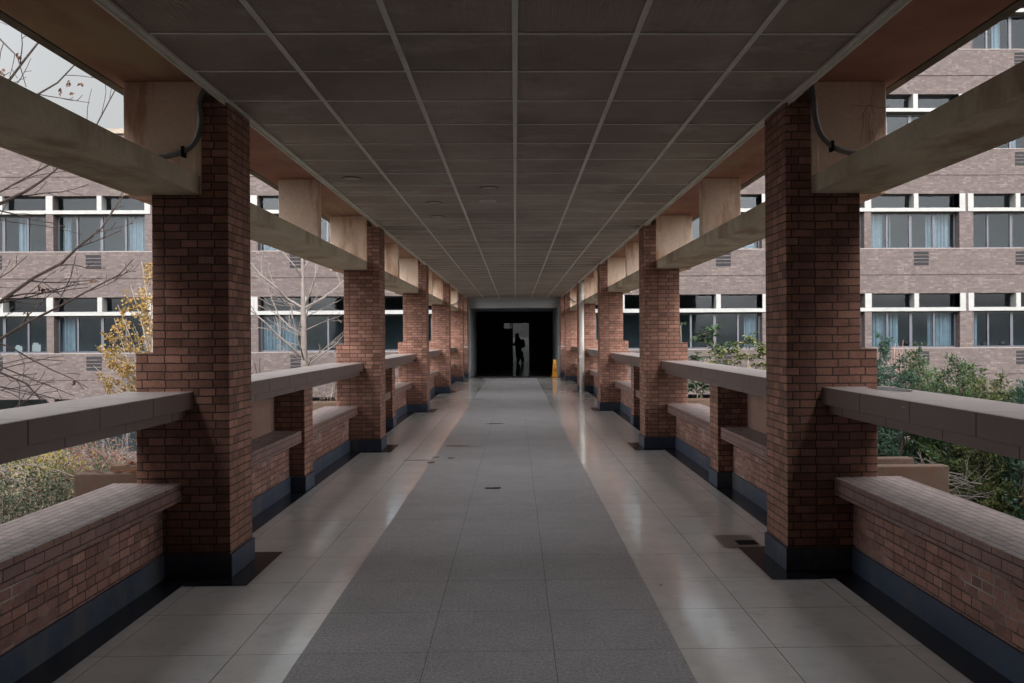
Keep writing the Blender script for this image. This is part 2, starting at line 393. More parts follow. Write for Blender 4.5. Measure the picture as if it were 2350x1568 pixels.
# floor
fl = empty('floor'); tag(fl, kind='structure')
MB().box(-2.36, 2.28, Y0, YE, -.25, -.004).build('floor_slab', CONC, fl)
def sheet(name, x0, x1, y0, y1, z, m, parent):
    b = MB(); b.v += [(x0,y0,z),(x1,y0,z),(x1,y1,z),(x0,y1,z)]; b.f.append((0,1,2,3)); return b.build(name, m, parent)
sheet('granite_walk', -1.024, .776, Y0, 31.35, .0, FGREY, fl)
sheet('polished_tiles', -2.34, -1.024, Y0, 31.35, .0, FBEIL, fl)
sheet('polished_tiles', .776, 2.26, Y0, 31.35, .0, FBEIR, fl)
sheet('threshold_band', -2.34, 2.26, 31.35, YE, .0, plain('threshold_granite', (.15, .14, .15), (.11, .105, .11), 4, .2, .0, .5), fl)
for s_ in (-1, 1):
    B = CS[s_]; b = MB(); z = .004
    def q(x0, x1, y0, y1):
        n = len(b.v); xa, xb = sorted((s_*x0, s_*x1)); b.v.extend([(xa,y0,z),(xb,y0,z),(xb,y1,z),(xa,y1,z)]); b.f.append((n, n+1, n+2, n+3))
    q(B+.235, B+.50, Y0, YE)
    for y in COLY: q(B-.155, B+.233, y-.18, y+.46+.18)
    b.build('border_strip', DARKG, fl)

# small chips and water marks on the granite walk
STAIN = plain('wet_mark', (.05, .04, .035), (.03, .024, .022), 20, .12, .0, .5)
rs = random.Random(5)
for px, py, wx, wy in ((1137, 973, .17, .05), (1050, 1024, .19, .045), (1132, 1121, .10, .045), (1097, 917, .24, .04), (1035, 1052, .05, .04), (1000, 1050, .05, .035), (960, 1057, .22, .02), (990, 1062, .05, .09), (1075, 1026, .2, .012), (1500, 1000, .1, .02)):
    r_ = ray(px, py); t_ = -CH/r_.z; c_ = r_*t_
    b = MB(); k = 14; 
    for i in range(k):
        t = 2*math.pi*i/k; rr = rs.uniform(.7, 1.15)
        b.v.append((c_.x+wx*rr*math.cos(t), c_.y+wy*rr*math.sin(t), .0035))
    b.f.append(tuple(range(k))); b.build('wet_mark', STAIN, fl)

# ceiling: ribbed panels in a bar grid
ce = empty('ceiling'); tag(ce, kind='structure')
HC = CH + 1.493
MB().box(-1.80, 1.735, Y0, YE, HC+.006, HC+.03).build('ceiling_panels', CEIL, ce)
b = MB()
for i in range(-2, 3):
    x = .008+.6*i
    b.box(x-.014, x-.002, Y0, YE, HC-.003, HC+.005); b.box(x+.002, x+.014, Y0, YE, HC-.003, HC+.005)
    b.box(x-.002, x+.002, Y0, YE, HC-.0005, HC+.005)
y = 4.234-.6*15
ys = []
while y < YE-.05:
    ys.append(y)
    edges = [-1.79]+[.008+.6*i for i in range(-2, 3)]+[1.725]
    for a_, c_ in zip(edges[:-1], edges[1:]):
        b.box(a_+.015, c_-.015, y-.0095, y+.0095, HC+.001, HC+.0058)
    y += .6
b.build('ceiling_grid', TBAR, ce)
b = MB()
for x0, x1 in ((-1.812, -1.776), (1.712, 1.747)):
    b.box(x0, x1, Y0, YE, HC-.012, HC+.004)
    xo = (x0, x0+.008) if x0 < 0 else (x1-.008, x1)
    b.box(xo[0], xo[1], Y0, YE, HC-.03, HC-.0125)
b.build('ceiling_trim', TBAR, ce)

# wet stained circles round the recessed lights
def ring(mb, c, r0, r1, z0, z1, n=24):
    base = len(mb.v)
    for i in range(n):
        t = 2*math.pi*i/n
        for r_, z_ in ((r0, z0), (r1, z0), (r1, z1), (r0, z1)):
            mb.v.append((c[0]+r_*math.cos(t), c[1]+r_*math.sin(t), z_))
    for i in range(n):
        j = (i+1) % n
        for k in range(4):
            k2 = (k+1) % 4
            mb.f.append((base+4*i+k, base+4*j+k, base+4*j+k2, base+4*i+k2))
def disc(mb, c, r_, z, n=24, ry=None):
    base = len(mb.v); ry = ry or r_
    for i in range(n):
        t = 2*math.pi*i/n; mb.v.append((c[0]+r_*math.cos(t), c[1]+ry*math.sin(t), z))
    mb.f.append(tuple(range(base, base+n)))
LENS = plain('dull_lamp_glass', (.20, .17, .15), (.12, .10, .085), 9, .3, .0, .5)
RIMB = plain('lamp_rim_white', (.75, .74, .72), (.6, .58, .55), 9, .4, .0, .5)
RIMD = plain('lamp_rim_rusty', (.20, .15, .12), (.12, .085, .06), 9, .5, .0, .5)
for px, py, m_, lab in ((808, 411.5, RIMD, 'dull round recessed ceiling light nearest the left edge of the ceiling'),
                        (1122, 432.7, RIMD, 'rusty round recessed ceiling light just left of the ceiling centre line'),
                        (1119.3, 462.6, RIMB, 'white rimmed round ceiling light behind the rusty one, left of the centre line'),
                        (995.6, 466.7, RIMD, 'dull round ceiling light left of the white rimmed one, nearer of two'),
                        (1003, 498.5, RIMD, 'dull round ceiling light left of the white rimmed one, farther of two')):
    r_ = ray(px, py); t_ = (HC-.004-CH)/r_.z; c_ = r_*t_
    e = empty('ceiling_light', (c_.x, c_.y, HC)); tag(e, lab, 'ceiling light', 'recessed ceiling lights')
    b = MB(); ring(b, (0, 0), .078, .094, -.003, .004); b.build('rim', m_, e)
    b = MB(); disc(b, (0, 0), .073, -.002); b.build('lens', LENS, e)

# ================================================================== WALKWAY ROOF
rt = empty('walkway_roof', (0, 0, SOF)); tag(rt, 'flat concrete roof slab with stained reddish underside covering the walkway', 'roof')
b = MB(); b.box(-(BL+.72), -1.70, Y0, YE, 0, .32); b.box(1.64, BRR+.72, Y0, YE, 0, .32)
b.box(-1.70, 1.64, Y0, YE, .02, .32); b.build('soffit', SOFF, rt)
b = MB()
b.box(-(BL+.80), -(BL+.735), Y0, YE, .0, .38); b.box(BRR+.735, BRR+.80, Y0, YE, .0, .38)
b.box(-(BL+.735), -(BL+.72), Y0, YE, .02, .33); b.box(BRR+.72, BRR+.735, Y0, YE, .02, .33)
b.build('drip_edge', EDGE, rt)

ORD = ['nearest', 'second', 'third', 'fourth', 'fifth', 'sixth']
SIDE = {-1: 'left', 1: 'right'}

def make_column(s_):
    B = CS[s_]; t = empty('brick_column')
    d = .45
    pts = [(B, .15), (B+.58, .15), (B+.58, 1.412), (B+.475, 1.412), (B+.475, 2.399), (B+.165, 2.399), (B+.165, 2.975), (B, 2.975)]
    b = MB(); b.prism([(s_*x, z) for x, z in pts], 0, d); b.build('shaft', BR, t, bevel=.004)
    b = MB(); b.box(s_*(B-.014), s_*(B+.592), -.012, d+.012, .0045, .1495); b.build('plinth', PLIN, t, bevel=.003)
    return t
def make_block(s_, d=.45):
    B = CS[s_]; t = empty('plaster_block')
    b = MB(); b.box(s_*(B+.212), s_*(B+.655), .02, d-.02, 2.40, SOF-.001)
    b.box(s_*(B+.166), s_*(B+.211), .002, d-.002, 2.403, SOF-.001)
    o = b.build('block', BLOCK, t, bevel=.003)
    return t
for s_ in (-1, 1):
    c0 = make_column(s_); k0 = make_block(s_)
    for k, y in enumerate(COLY):
        c = c0 if k == 0 else copy_tree(c0); c.location = (0, y, 0)
        tag(c, f'{ORD[k]} brick column from the camera on the {SIDE[s_]} side, stepped, dark granite foot', 'column', 'brick columns along the walkway')
        kb = k0 if k == 0 else copy_tree(k0); kb.location = (0, y, 0)
        extra = ', with a rusty crack' if (s_ == 1 and k == 0) else ''
        tag(kb, f'pale plaster block under the roof atop the {ORD[k]} {SIDE[s_]} column{extra}', 'block', 'plaster blocks above the beams')
    # half way blocks
    m0 = None
    for k in range(4):
        if m0 is None:
            B = CS[s_]; m0 = empty('plaster_block')
            b = MB(); b.box(s_*(B+.205), s_*(B+.60), 0, .15, 2.50, SOF-.001); b.build('block', BLOCK, m0, bevel=.003)
            m = m0
        else: m = copy_tree(m0)
        m.location = (0, 8.76+6*k, 0)
        tag(m, f'thin pale plaster block on the beam between the {ORD[k]} and {ORD[k+1]} {SIDE[s_]} columns', 'block', 'plaster blocks above the beams')

# rusty cracks on the near right block
crk = plain('rust_crack', (.20, .07, .03), (.10, .035, .018), 15, .9, .0, .2)
def on_block(px, py): return at(px, py, COLY[0]+.0175)
o_ = [o for o in bpy.data.objects if o.name.startswith('plaster_block') and o.get('label', '').endswith('rusty crack')][0]
b = MB(); rc = random.Random(8)
for line in ([(2006, 206), (2003, 218), (1998, 240), (1985, 250), (1976, 272)], [(1960, 243), (1985, 244), (1998, 241), (2010, 246), (2030, 250), (2043, 241)], [(1999, 243), (2006, 262)],
             [(1982, 262), (1978, 300), (1975, 330)], [(1996, 262), (1992, 290), (1998, 325)], [(1988, 250), (1986, 300), (1987, 332)], [(2002, 300), (2008, 330)]):
    pts = [on_block(x+rc.uniform(-1, 1), y+rc.uniform(-1, 1)) for x, y in line]
    pts = [Vector((p.x, p.y - COLY[0], p.z)) for p in pts]
    b.tube(pts, [.0007+.0009*rc.random() for _ in pts], 4)
b.build('crack', crk, o_)

def make_beam(s_, L):
    B = CS[s_]; t = empty('concrete_beam')
    # box beam with a drip groove near the outer edge
    x = lambda v: s_*(B+v)
    pts = [(.175, 2.40), (.565, 2.40), (.565, 2.408), (.572, 2.408), (.572, 2.40), (.61, 2.40), (.61, 2.513), (.175, 2.513)]
    b = MB(); b.prism([(x(p), z) for p, z in pts], 0, L); b.build('beam_body', CONC, t)
    return t
for s_ in (-1, 1):
    spans = [(Y0, COLY[0]+.04)] + [(COLY[k]+.41, COLY[k+1]+.04) for k in range(4)] + [(COLY[4]+.41, YE)]
    p2 = None
    for k, (a_, c_) in enumerate(spans):
        if 1 < k < 5: t = copy_tree(p2)
        else:
            t = make_beam(s_, c_-a_)
            if k == 1: p2 = t
        t.location = (0, a_, 0)
        if k == 0: lab = f'long cream concrete beam crossing the {SIDE[s_]} upper corner in front of the nearest column'
        elif k == 5: lab = f'short cream concrete beam between the fifth {SIDE[s_]} column and the far building'
        else: lab = f'cream concrete beam spanning from the {ORD[k-1]} to the {ORD[k]} column on the {SIDE[s_]} side'
        tag(t, lab, 'beam', 'concrete beams between the columns')

def make_wall(s_, L, ends=(True, True)):
    B = CS[s_]; t = empty('low_brick_wall')
    b = MB(); b.box(s_*(B+.42), s_*(B+.70), 0, L, .1505, .484); b.build('wall', BRW, t)
    b = MB(); b.box(s_*(B+.405), s_*(B+.715), 0, L, -.02, .15); b.build('plinth', PLIN, t)
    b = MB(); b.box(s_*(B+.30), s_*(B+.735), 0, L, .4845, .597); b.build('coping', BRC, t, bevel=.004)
    return t
def make_rail(s_, L):
    B = CS[s_]; t = empty('stone_railing')
    n = max(1, round(L/.62)); st = L/n
    b = MB(); c = MB()
    for i in range(n):
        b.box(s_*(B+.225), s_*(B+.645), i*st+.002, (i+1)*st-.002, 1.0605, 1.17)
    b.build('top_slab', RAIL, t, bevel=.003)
    off = st*.62
    ys = [0]+[off+st*i for i in range(n) if off+st*i < L-.1]+[L]
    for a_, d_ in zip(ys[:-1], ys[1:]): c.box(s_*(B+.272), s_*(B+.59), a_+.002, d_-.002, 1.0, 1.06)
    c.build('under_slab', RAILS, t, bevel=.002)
    return t
for s_ in (-1, 1):
    spans = [(Y0, COLY[0]+.02)] + [(COLY[k]+.43, COLY[k+1]+.02) for k in range(4)] + [(COLY[4]+.43, 32.05)]
    w2 = r2 = None
    for k, (a_, c_) in enumerate(spans):
        if 1 < k < 5: t = copy_tree(w2); r_ = copy_tree(r2)
        else:
            t = make_wall(s_, c_-a_); r_ = make_rail(s_, c_-a_)
            if k == 1: w2, r2 = t, r_
        t.location = (0, a_, 0); r_.location = (0, a_, 0)
        if k == 0: wh = f'in the {SIDE[s_]} foreground in front of the nearest column'
        elif k == 5: wh = f'on the {SIDE[s_]} between the fifth column and the far building'
        else: wh = f'on the {SIDE[s_]} between the {ORD[k-1]} and {ORD[k]} columns'
        tag(t, f'low brick wall with tiled seat top {wh}', 'wall', 'low walls along the walkway')
        tag(r_, f'raised stone slab railing {wh}', 'railing', 'stone railings along the walkway')
    # brick piers and the brown panels behind them
    B = CS[s_]; p0 = None
    for k in range(4):
        if p0 is None:
            p0 = empty('brick_pier')
            b = MB(); b.box(s_*(B+.27), s_*(B+.60), 0, .34, .1505, .9995); b.build('shaft', BR, p0, bevel=.003)
            b = MB(); b.box(s_*(B+.257), s_*(B+.612), -.012, .352, .0045, .15); b.build('plinth', PLIN, p0, bevel=.003)
            n0 = empty('brown_panel')
            b = MB(); b.box(s_*(B+.565), s_*(B+.585), 0, 2.56, .5975, .9995); b.build('panel', PANEL, n0)
            p, n_ = p0, n0
        else: p, n_ = copy_tree(p0), copy_tree(n0)
        p.location = (0, 8.42+6*k, 0); n_.location = (0, 5.86+6*k, 0)
        tag(p, f'short brick pier under the railing between the {ORD[k]} and {ORD[k+1]} columns on the {SIDE[s_]} side', 'pier', 'brick piers under the railings')
        tag(n_, f'smooth brown panel closing the gap under the railing just behind the {ORD[k]} {SIDE[s_]} column', 'panel', 'brown panels under the railings')
    # concrete planters outside the columns
    q0 = None
    for k in range(5):
        if q0 is None:
            q0 = empty('concrete_planter'); x0, x1 = B+.585, 2.86
            b = MB()
            b.box(s_*x0, s_*x1, 0, .10, -.3, .63); b.box(s_*x0, s_*x1, .50, .60, -.3, .61)
            b.box(s_*(x1-.10), s_*(x1-.01), .1005, .4995, -.3, .32); b.box(s_*x0, s_*(x1-.101), .1005, .4995, -.29, -.2)
            b.build('trough', CONCP, q0, bevel=.006)
            b = MB(); b.box(s_*(x0+.01), s_*(x1-.102), .102, .498, -.19, .26); b.build('soil', SOIL, q0)
            q_ = q0
        else: q_ = copy_tree(q0)
        q_.location = (0, COLY[k]+.20, 0)
        tag(q_, f'weathered concrete planter outside the {ORD[k]} column on the {SIDE[s_]} side', 'planter', 'concrete planters outside the columns')

# pilasters beside the portal
for s_ in (-1, 1):
    B = CS[s_]; t = empty('brick_pilaster', (0, 32.05, 0))
    b = MB(); b.box(s_*(B-.02), s_*(B+.60), 0, .45, 1.16, HC-.01); b.build('upper_shaft', BR, t)
    b = MB(); b.box(s_*(B-.035), s_*(B+.60), -.015, .45, 1.13, 1.159); b.build('ledge', LIGHTP, t)
    b = MB(); b.box(s_*(B-.02), s_*(B+.60), 0, .45, .15, 1.129); b.build('lower_shaft', BRW, t)
    b = MB(); b.box(s_*(B-.03), s_*(B+.61), -.01, .45, 0.0045, .149); b.build('plinth', PLIN, t)
    tag(t, f'brick pilaster with a pale ledge against the portal on the {SIDE[s_]}', 'pilaster', 'pilasters flanking the portal')

# ================================================================== PORTAL AND DARK HALL
pt = empty('entrance_hall', (0, 0, 0)); tag(pt, 'dark entrance hall with pale plaster reveals at the end of the walkway', 'hall')
PX0, PX1, PY = -1.70, 1.645, 32.5
LT = 2.605
b = MB()
b.box(PX0-.6, PX1+.6, PY, PY+.35, LT, 3.5)
b.box(PX0-.25, PX0, PY, 38, -.02, LT-.001); b.box(PX1, PX1+.25, PY, 38, -.02, LT-.001)
b.box(PX0-.3, PX1+.3, PY+.351, 38, LT, 2.9)
b.build('reveal', LIGHTP, pt)
b = MB()
b.box(-9, PX0-.26, 38.001, 38.2, -.02, 3.4); b.box(PX1+.26, 9, 38.001, 38.2, -.02, 3.4)
b.box(PX0-.26, PX1+.26, 38.001, 38.2, LT+.02, 3.4)
b.box(-9.2, -9, 38, 49.6, -.02, 3.4); b.box(9, 9.2, 38, 49.6, -.02, 3.4); b.box(-9, 9, 38, 49.6, 3.4, 3.6)
DY = 49.4
d0, d1, w0, dt, wl = at(1177.5, 800, DY).x, at(1214, 800, DY).x, at(1157, 800, DY).x, at(1195, 741.8, DY).z, at(1160, 754.5, DY).z
b.box(-9, w0, DY, DY+.2, -.02, 3.4); b.box(w0, d0, DY, DY+.2, -.02, wl); b.box(d1, 9, DY, DY+.2, -.02, 3.4); b.box(w0, d1, DY, DY+.2, dt, 3.4)
b.build('hall_wall', HALL, pt)
b = MB(); b.box(d0-.07, d0-.005, DY-.03, DY+.22, 0, dt-.001); b.box(w0+.36, w0+.41, DY-.02, DY+.21, wl+.001, dt-.001)
b.build('door_frame', ALU, pt)
HFL = plain('hall_floor', (.05, .05, .055), (.04, .04, .044), 2, .12, .0, .5)
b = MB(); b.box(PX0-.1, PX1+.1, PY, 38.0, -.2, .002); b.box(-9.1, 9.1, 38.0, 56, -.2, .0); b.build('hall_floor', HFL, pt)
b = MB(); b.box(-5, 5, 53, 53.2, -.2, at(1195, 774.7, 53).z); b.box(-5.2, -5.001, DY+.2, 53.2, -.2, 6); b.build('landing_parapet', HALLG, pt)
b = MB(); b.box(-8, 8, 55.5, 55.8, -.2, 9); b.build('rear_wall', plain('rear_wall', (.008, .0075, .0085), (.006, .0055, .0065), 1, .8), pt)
b = MB(); b.box(PX0, PX1, PY-.03, PY+.06, .003, .02); b.build('threshold', DARKG, pt)

# ================================================================== BRICK BUILDINGS
F = 32.7
FP = 3.83
def opening_list(start, dirn, n):
    out = []; x = start; w_ = 3.42
    for i in range(n):
        out.append((x, x+w_) if dirn > 0 else (x-w_, x))
        gap = .27 if i % 2 == 0 else .54
        x = x+w_+gap if dirn > 0 else x-w_-gap
    return out
OPR = opening_list(2.36, 1, 10)
OPL = opening_list(-2.34, -1, 10)
# on the left a unit starts with [-5.76,-2.34] alone, so gaps alternate from .54
def opl():
    out = []; x = -2.34; w_ = 3.42; gaps = [.54, .27]
    for i in range(10):
        out.append((x-w_, x)); x -= w_+gaps[i % 2]
    return out
OPL = opl()
rw = random.Random(21)
def curtain(mb, x0, x1, z0, z1, y, rng):
    n = max(6, int((x1-x0)/.035)); base = len(mb.v); ph = rng.uniform(0, 6); fr = rng.uniform(30, 44)
    for i in range(n+1):
        x = x0+(x1-x0)*i/n
        o = .045*math.sin(x*fr+ph)+.02*math.sin(x*fr*2.3+1)
        mb.v.append((x, y+o*.7, z0)); mb.v.append((x, y+o, z1))
    for i in range(n): mb.f.append((base+2*i, base+2*i+2, base+2*i+3, base+2*i+1))
def facade(root, ops, x_out, x_in, ks, top, units, cover):
    """ops: window openings as x ranges; ks: storeys; cover: extra wall range above the roof of the walkway"""
    lo, hi = min(x_out, x_in), max(x_out, x_in)
    wall = MB(); band = MB()
    for k in ks:
        zb = FP*k
        y1 = F+.42
        # lower band, under the proud upper band
        band.box(lo, hi, F+.03, y1, zb+3.09, zb+3.81)
        topz = zb+.98+FP if k < max(ks) else top
        wall.box(lo, hi, F, y1, zb+3.8101, topz)
        # piers
        xs = sorted(ops)
        ed = [lo]+[v for o in xs for v in o]+[hi]
        for i in range(0, len(ed), 2):
            if ed[i+1]-ed[i] > .01: wall.box(ed[i], ed[i+1], F, y1, zb+.9801, zb+3.0899)
    k0 = min(ks); wall.box(lo, hi, F, F+.42, FP*k0-1.2, FP*k0+.98)
    if cover: wall.box(cover[0], cover[1], F+.001, F+.42, 3.52, top)
    wall.build('wall', BRF, root); band.build('wall_band', BRF, root)
    # floors and back wall of the rooms
    rm = MB()
    for k in ks:
        rm.box(lo, hi, F+.43, F+5.2, FP*k+3.3, FP*k+3.6)
    rm.box(lo, hi, F+5.2, F+5.4, FP*k0-1.2, top-.3)
    rm.box(lo, hi, F+.43, F+5.2, FP*k0-.3, FP*k0-.1)
    rm.box(lo, lo+.15, F+.43, F+5.2, FP*k0, top-.3); rm.box(hi-.15, hi, F+.43, F+5.2, FP*k0, top-.3)
    rm.build('room_interior', ROOM, root)
    rf = MB(); rf.box(lo-.3, hi+.3, F-.12, F+6, top, top+.18); rf.build('roof', EDGE, root)
    for k in ks:
        zb = FP*k
        if k >= 0:
            for u in units:
                uo = [o for o in ops if u[0]-.01 <= o[0] and o[1] <= u[1]+.01]
                if not uo: continue
                s_ = MB(); a_, c_ = u[0]-.22, u[1]+.22
                s_.box(a_, c_, F-.04, F+.40, zb+2.40, zb+2.54)
                fins = [a_+.11, c_-.11]
                for o in uo: fins.append((o[0]+o[1])/2+.02)
                if len(uo) == 2: fins.append((uo[0][1]+uo[1][0])/2 if uo[0][0] < uo[1][0] else (uo[1][1]+uo[0][0])/2)
                for i, fx in enumerate(fins):
                    hw = .11 if i < 2 else (.09 if i < 2+len(uo) else .125)
                    s_.box(fx-hw, fx+hw, F-.035, F+.40, zb+2.5405, zb+3.0895)
                s_.build('sun_shade', WHITE, root, bevel=.004)
        for oi, o in enumerate(ops):
            if o[0] > 26 or o[1] < -26: continue
            x0, x1 = o; wd = x1-x0; gy = F+.36
            vis = k in (0, 1) or (k >= 1 and x1 > 0)
            f_ = MB(); t_ = .055
            f_.box(x0, x1, gy-.03, gy+.03, zb+.9805, zb+1.05); f_.box(x0, x1, gy-.03, gy+.03, zb+2.33, zb+2.3995)
            f_.box(x0, x0+.06, gy-.03, gy+.03, zb+1.0505, zb+2.3295); f_.box(x1-.06, x1, gy-.03, gy+.03, zb+1.0505, zb+2.3295)
            for fr in (.215, .485, .75):
                ww = .035 if fr != .485 else .055
                f_.box(x0+wd*fr-ww, x0+wd*fr+ww, gy-.035, gy+.035, zb+1.0505, zb+2.3295)
            # transom frames
            f_.box(x0, x1, gy-.02, gy+.02, zb+2.5405, zb+2.57); f_.box(x0, x1, gy-.02, gy+.02, zb+3.05, zb+3.0895)
            wo_ = f_.build('window', ALU, root)
            p_ = MB(); n = 0
            for (a1, a2, z1, z2) in ((x0+.06, x1-.06, zb+1.05, zb+2.33), (x0, x1, zb+2.57, zb+3.05)):
                n = len(p_.v); p_.v += [(a1, gy, z1), (a2, gy, z1), (a2, gy, z2), (a1, gy, z2)]; p_.f.append((n, n+1, n+2, n+3))
            p_.build('pane', GLASS, wo_)
            if k >= 0:
                cb = MB(); key = (k, round(x0, 1))
                pat = CURTP.get(key) or rw.choice([((0, .2),), ((.76, 1),), ((0, .12), (.8, 1)), ((0, .35),), (), ((.0, .15), (.6, .75))])
                for a1, a2 in pat:
                    cb = MB(); curtain(cb, x0+wd*a1+.03, x0+wd*a2-.03, zb+1.06, zb+2.42, gy+.22, rw); cb.build('curtain', CURT, wo_)
            # louvred vent under the window
            if k >= 0:
                vx = (x0+x1)/2+(.22 if x0 > 0 else -.22)
                v_ = MB(); v_.box(vx-.29, vx+.29, F-.004, F+.01, zb+.33, zb+.86)
                vo = v_.build('vent', DARK, root)
                v_ = MB()
                for i in range(3): v_.box(vx-.29, vx+.29, F-.016, F-.0045, zb+.445+.135*i, zb+.475+.135*i)
                v_.build('slat', BRF, vo)
        # sill line
        sl = MB(); sl.box(lo, hi, F-.012, F+.0, zb+.965, zb+.995)
        if k >= 0: sl.build('sill', plain('pale_sill', (.14, .12, .115), (.11, .095, .09), 5), root)
CURTP = {(0, 13.7): ((.0, .38), (.70, .99)), (1, 13.7): ((.02, .20), (.27, .30), (.68, .97)), (0, 17.7): ((.02, .13),), (1, 17.7): ((.9, .99),),
         (0, 6.0): ((.83, .99),), (1, 6.0): ((.80, .97),), (2, 13.7): (), (3, 13.7): (), (3, 17.7): ((.3, .42),), (2, 17.7): ((.5, .6),)}
for o in OPL:
    if abs(o[0]+17.37) < .1: CURTP[(1, round(o[0], 1))] = ((.02, .12), (.75, .99)); CURTP[(0, round(o[0], 1))] = ((.0, .16), (.9, .99))
    if abs(o[0]+9.72) < .15: CURTP[(0, round(o[0], 1))] = ((.0, .40), (.93, .99)); CURTP[(1, round(o[0], 1))] = ((.0, .5),)
lw = empty('brick_building', (0, 0, 0)); tag(lw, 'lower brick school building with white sun shades seen behind the left columns', 'building')
facade(lw, OPL, -42, -2.0, (-1, 0, 1), 9.25,
       [(OPL[0][0], OPL[0][1])]+[(OPL[i+1][0], OPL[i][1]) for i in range(1, 9, 2)], None)
rwb = empty('brick_building', (0, 0, 0)); tag(rwb, 'tall brick school building with white sun shades behind the right columns', 'building')
facade(rwb, OPR, 42, 1.95, (-1, 0, 1, 2, 3), 17.6,
       [(OPR[i][0], OPR[i+1][1]) for i in range(0, 10, 2)], (-1.99, 1.94))

# unseen walls added behind and beside the camera to darken the near bays
shade_walls = empty('brick_building', (0, 0, 0)); tag(shade_walls, 'added brick walls shading the near bays, unseen behind and beside the camera', 'building')
b = MB(); b.box(-13, -2.6, Y0-1, Y0, GZ-.5, 8); b.box(2.55, 13, Y0-1, Y0, GZ-.5, 8); b.box(-2.6, 2.55, Y0-1, Y0, 3.5, 8); b.box(-13, -5.2, Y0+.001, 4.1, GZ-.5, 7); b.box(5.2, 13, Y0+.001, 4.1, GZ-.5, 7); b.build('wall', BRF, shade_walls)
b = MB(); b.box(-2.6, 2.55, Y0-9, Y0-8.8, -.1, 3.5); b.box(-2.8, -2.6, Y0-9, Y0-1, -.1, 3.5); b.box(2.55, 2.75, Y0-9, Y0-1, -.1, 3.5); b.box(-2.6, 2.55, Y0-8.8, Y0-.999, 3.3, 3.49); b.box(-2.6, 2.55, Y0-8.8, Y0-.001, -.3, -.001); b.build('hall_wall', HALL, shade_walls)
b = MB()
for k in range(0, 2): b.box(-5.1, -3, Y0+.001, Y0+.35, FP*k+2.4, FP*k+2.54); b.box(3, 5.1, Y0+.001, Y0+.35, FP*k+2.4, FP*k+2.54)
b.build('sun_shade', WHITE, shade_walls)  # added along with the unseen shade walls

# white boxes on a window ledge of the left building
for i, (px, py, wpx, hpx, lab) in enumerate(((46.5, 805, 16, 15, 'small white box on the window ledge of the left building, left of two'), (87, 803, 20, 20, 'larger white box on the window ledge of the left building, right of two'))):
    c_ = at(px, 811, F+.5); w_ = wpx/CF*F; h_ = hpx/CF*F
    b = MB(); b.box(-w_/2, w_/2, -.12, .12, 0, h_*.8); b.box(-w_/2+.02, w_/2-.1, -.10, .06, h_*.8+.001, h_)
    o = b.build('paper_box', WHITE, None, bevel=.004); o.location = (c_.x, F+.52, 1.06); tag(o, lab, 'box')

# ================================================================== PIPE, CONDUITS, SIGN
dp = empty('drain_pipe', (1.80, 23.22, 0)); tag(dp, 'tall pale plastic drain pipe standing against the fourth right column', 'pipe')
b = MB(); b.tube([(0, 0, .0), (0, 0, HC-.01)], .066, 20); b.build('pipe', PVC, dp, smooth=True)
for z_ in (2.62, 2.41, .965):
    b = MB(); b.tube([(0, 0, z_-.05), (0, 0, z_+.05)], .077, 20); b.build('collar', PVC, dp, bevel=.004)
def conduit(pts, Y, lab, r_=.017, clipi=None):
    P_ = [at(x, y, Y) for x, y in pts]
    # smooth the path
    out = []
    for i in range(len(P_)-1):
        p0 = P_[max(i-1, 0)]; p1 = P_[i]; p2 = P_[i+1]; p3 = P_[min(i+2, len(P_)-1)]
        for t in (0, .2, .4, .6, .8):
            out.append(.5*((2*p1)+(p2-p0)*t+(2*p0-5*p1+4*p2-p3)*t*t+(3*p1-p0-3*p2+p3)*t**3))
    out.append(P_[-1])
    e = empty('conduit', out[-1]); base = out[-1].copy()
    rr = [r_*(1+.06*(i % 2)) for i in range(len(out))]
    b = MB(); b.tube([p-base for p in out], rr, 10); b.build('hose', CABLE, e, smooth=True)
    if clipi is not None:
        c_ = out[clipi]-base; b = MB(); b.box(c_.x-.008, c_.x+.008, c_.y-.022, c_.y+.03, c_.z-.035, c_.z+.03); b.build('clip', DARK, e)
    tag(e, lab, 'conduit', 'flexible conduits beside the columns')
conduit([(472, 203), (458, 234), (461, 278), (450, 322), (421, 348), (370, 361), (340, 363)], 5.385, 'grey flexible conduit curving from the ceiling to the beam at the nearest left column', clipi=20)
conduit([(1861, 194), (1867, 227), (1871, 267), (1883, 307), (1909, 335), (1938, 348), (1968, 353), (1985, 352)], 5.36, 'grey flexible conduit curving from the ceiling to the beam at the nearest right column', clipi=20)
conduit([(1052, 668), (1053, 680), (1051, 692), (1046, 697), (1036, 700)], 29.35, 'grey flexible conduit at the fifth left column', .02)
conduit([(1303, 655), (1304, 672), (1308, 684), (1315, 691), (1325, 694)], 29.35, 'grey flexible conduit at the fifth right column', .02)

YEL = plain('yellow_plastic', (.80, .36, .03), (.70, .29, .02), 4, .4, .0, .5)
RED = plain('red_mark', (.65, .06, .02), (.6, .05, .02), 4, .5, .0); BLK = plain('black_mark', (.02, .02, .02), (.02, .02, .02), 4, .5, .0)
sg = empty('floor_sign', (1.475, 32.12, .005)); tag(sg, 'yellow plastic wet floor warning cone at the foot of the right pilaster', 'warning sign')
b = MB(); prof = [(.132, 0), (.132, .02), (.108, .03), (.092, .08), (.084, .15), (.074, .32), (.062, .50), (.054, .62), (.045, .642)]
for w_, z_ in prof:
    for a_, c_ in ((-1, -1), (1, -1), (1, 1), (-1, 1)): b.v.append((a_*w_, c_*w_, z_))
for i in range(len(prof)-1):
    for k in range(4):
        k2 = (k+1) % 4; b.f.append((4*i+k, 4*i+k2, 4*i+4+k2, 4*i+4+k))
b.f.append((3, 2, 1, 0)); n = 4*(len(prof)-1); b.f.append((n, n+1, n+2, n+3))
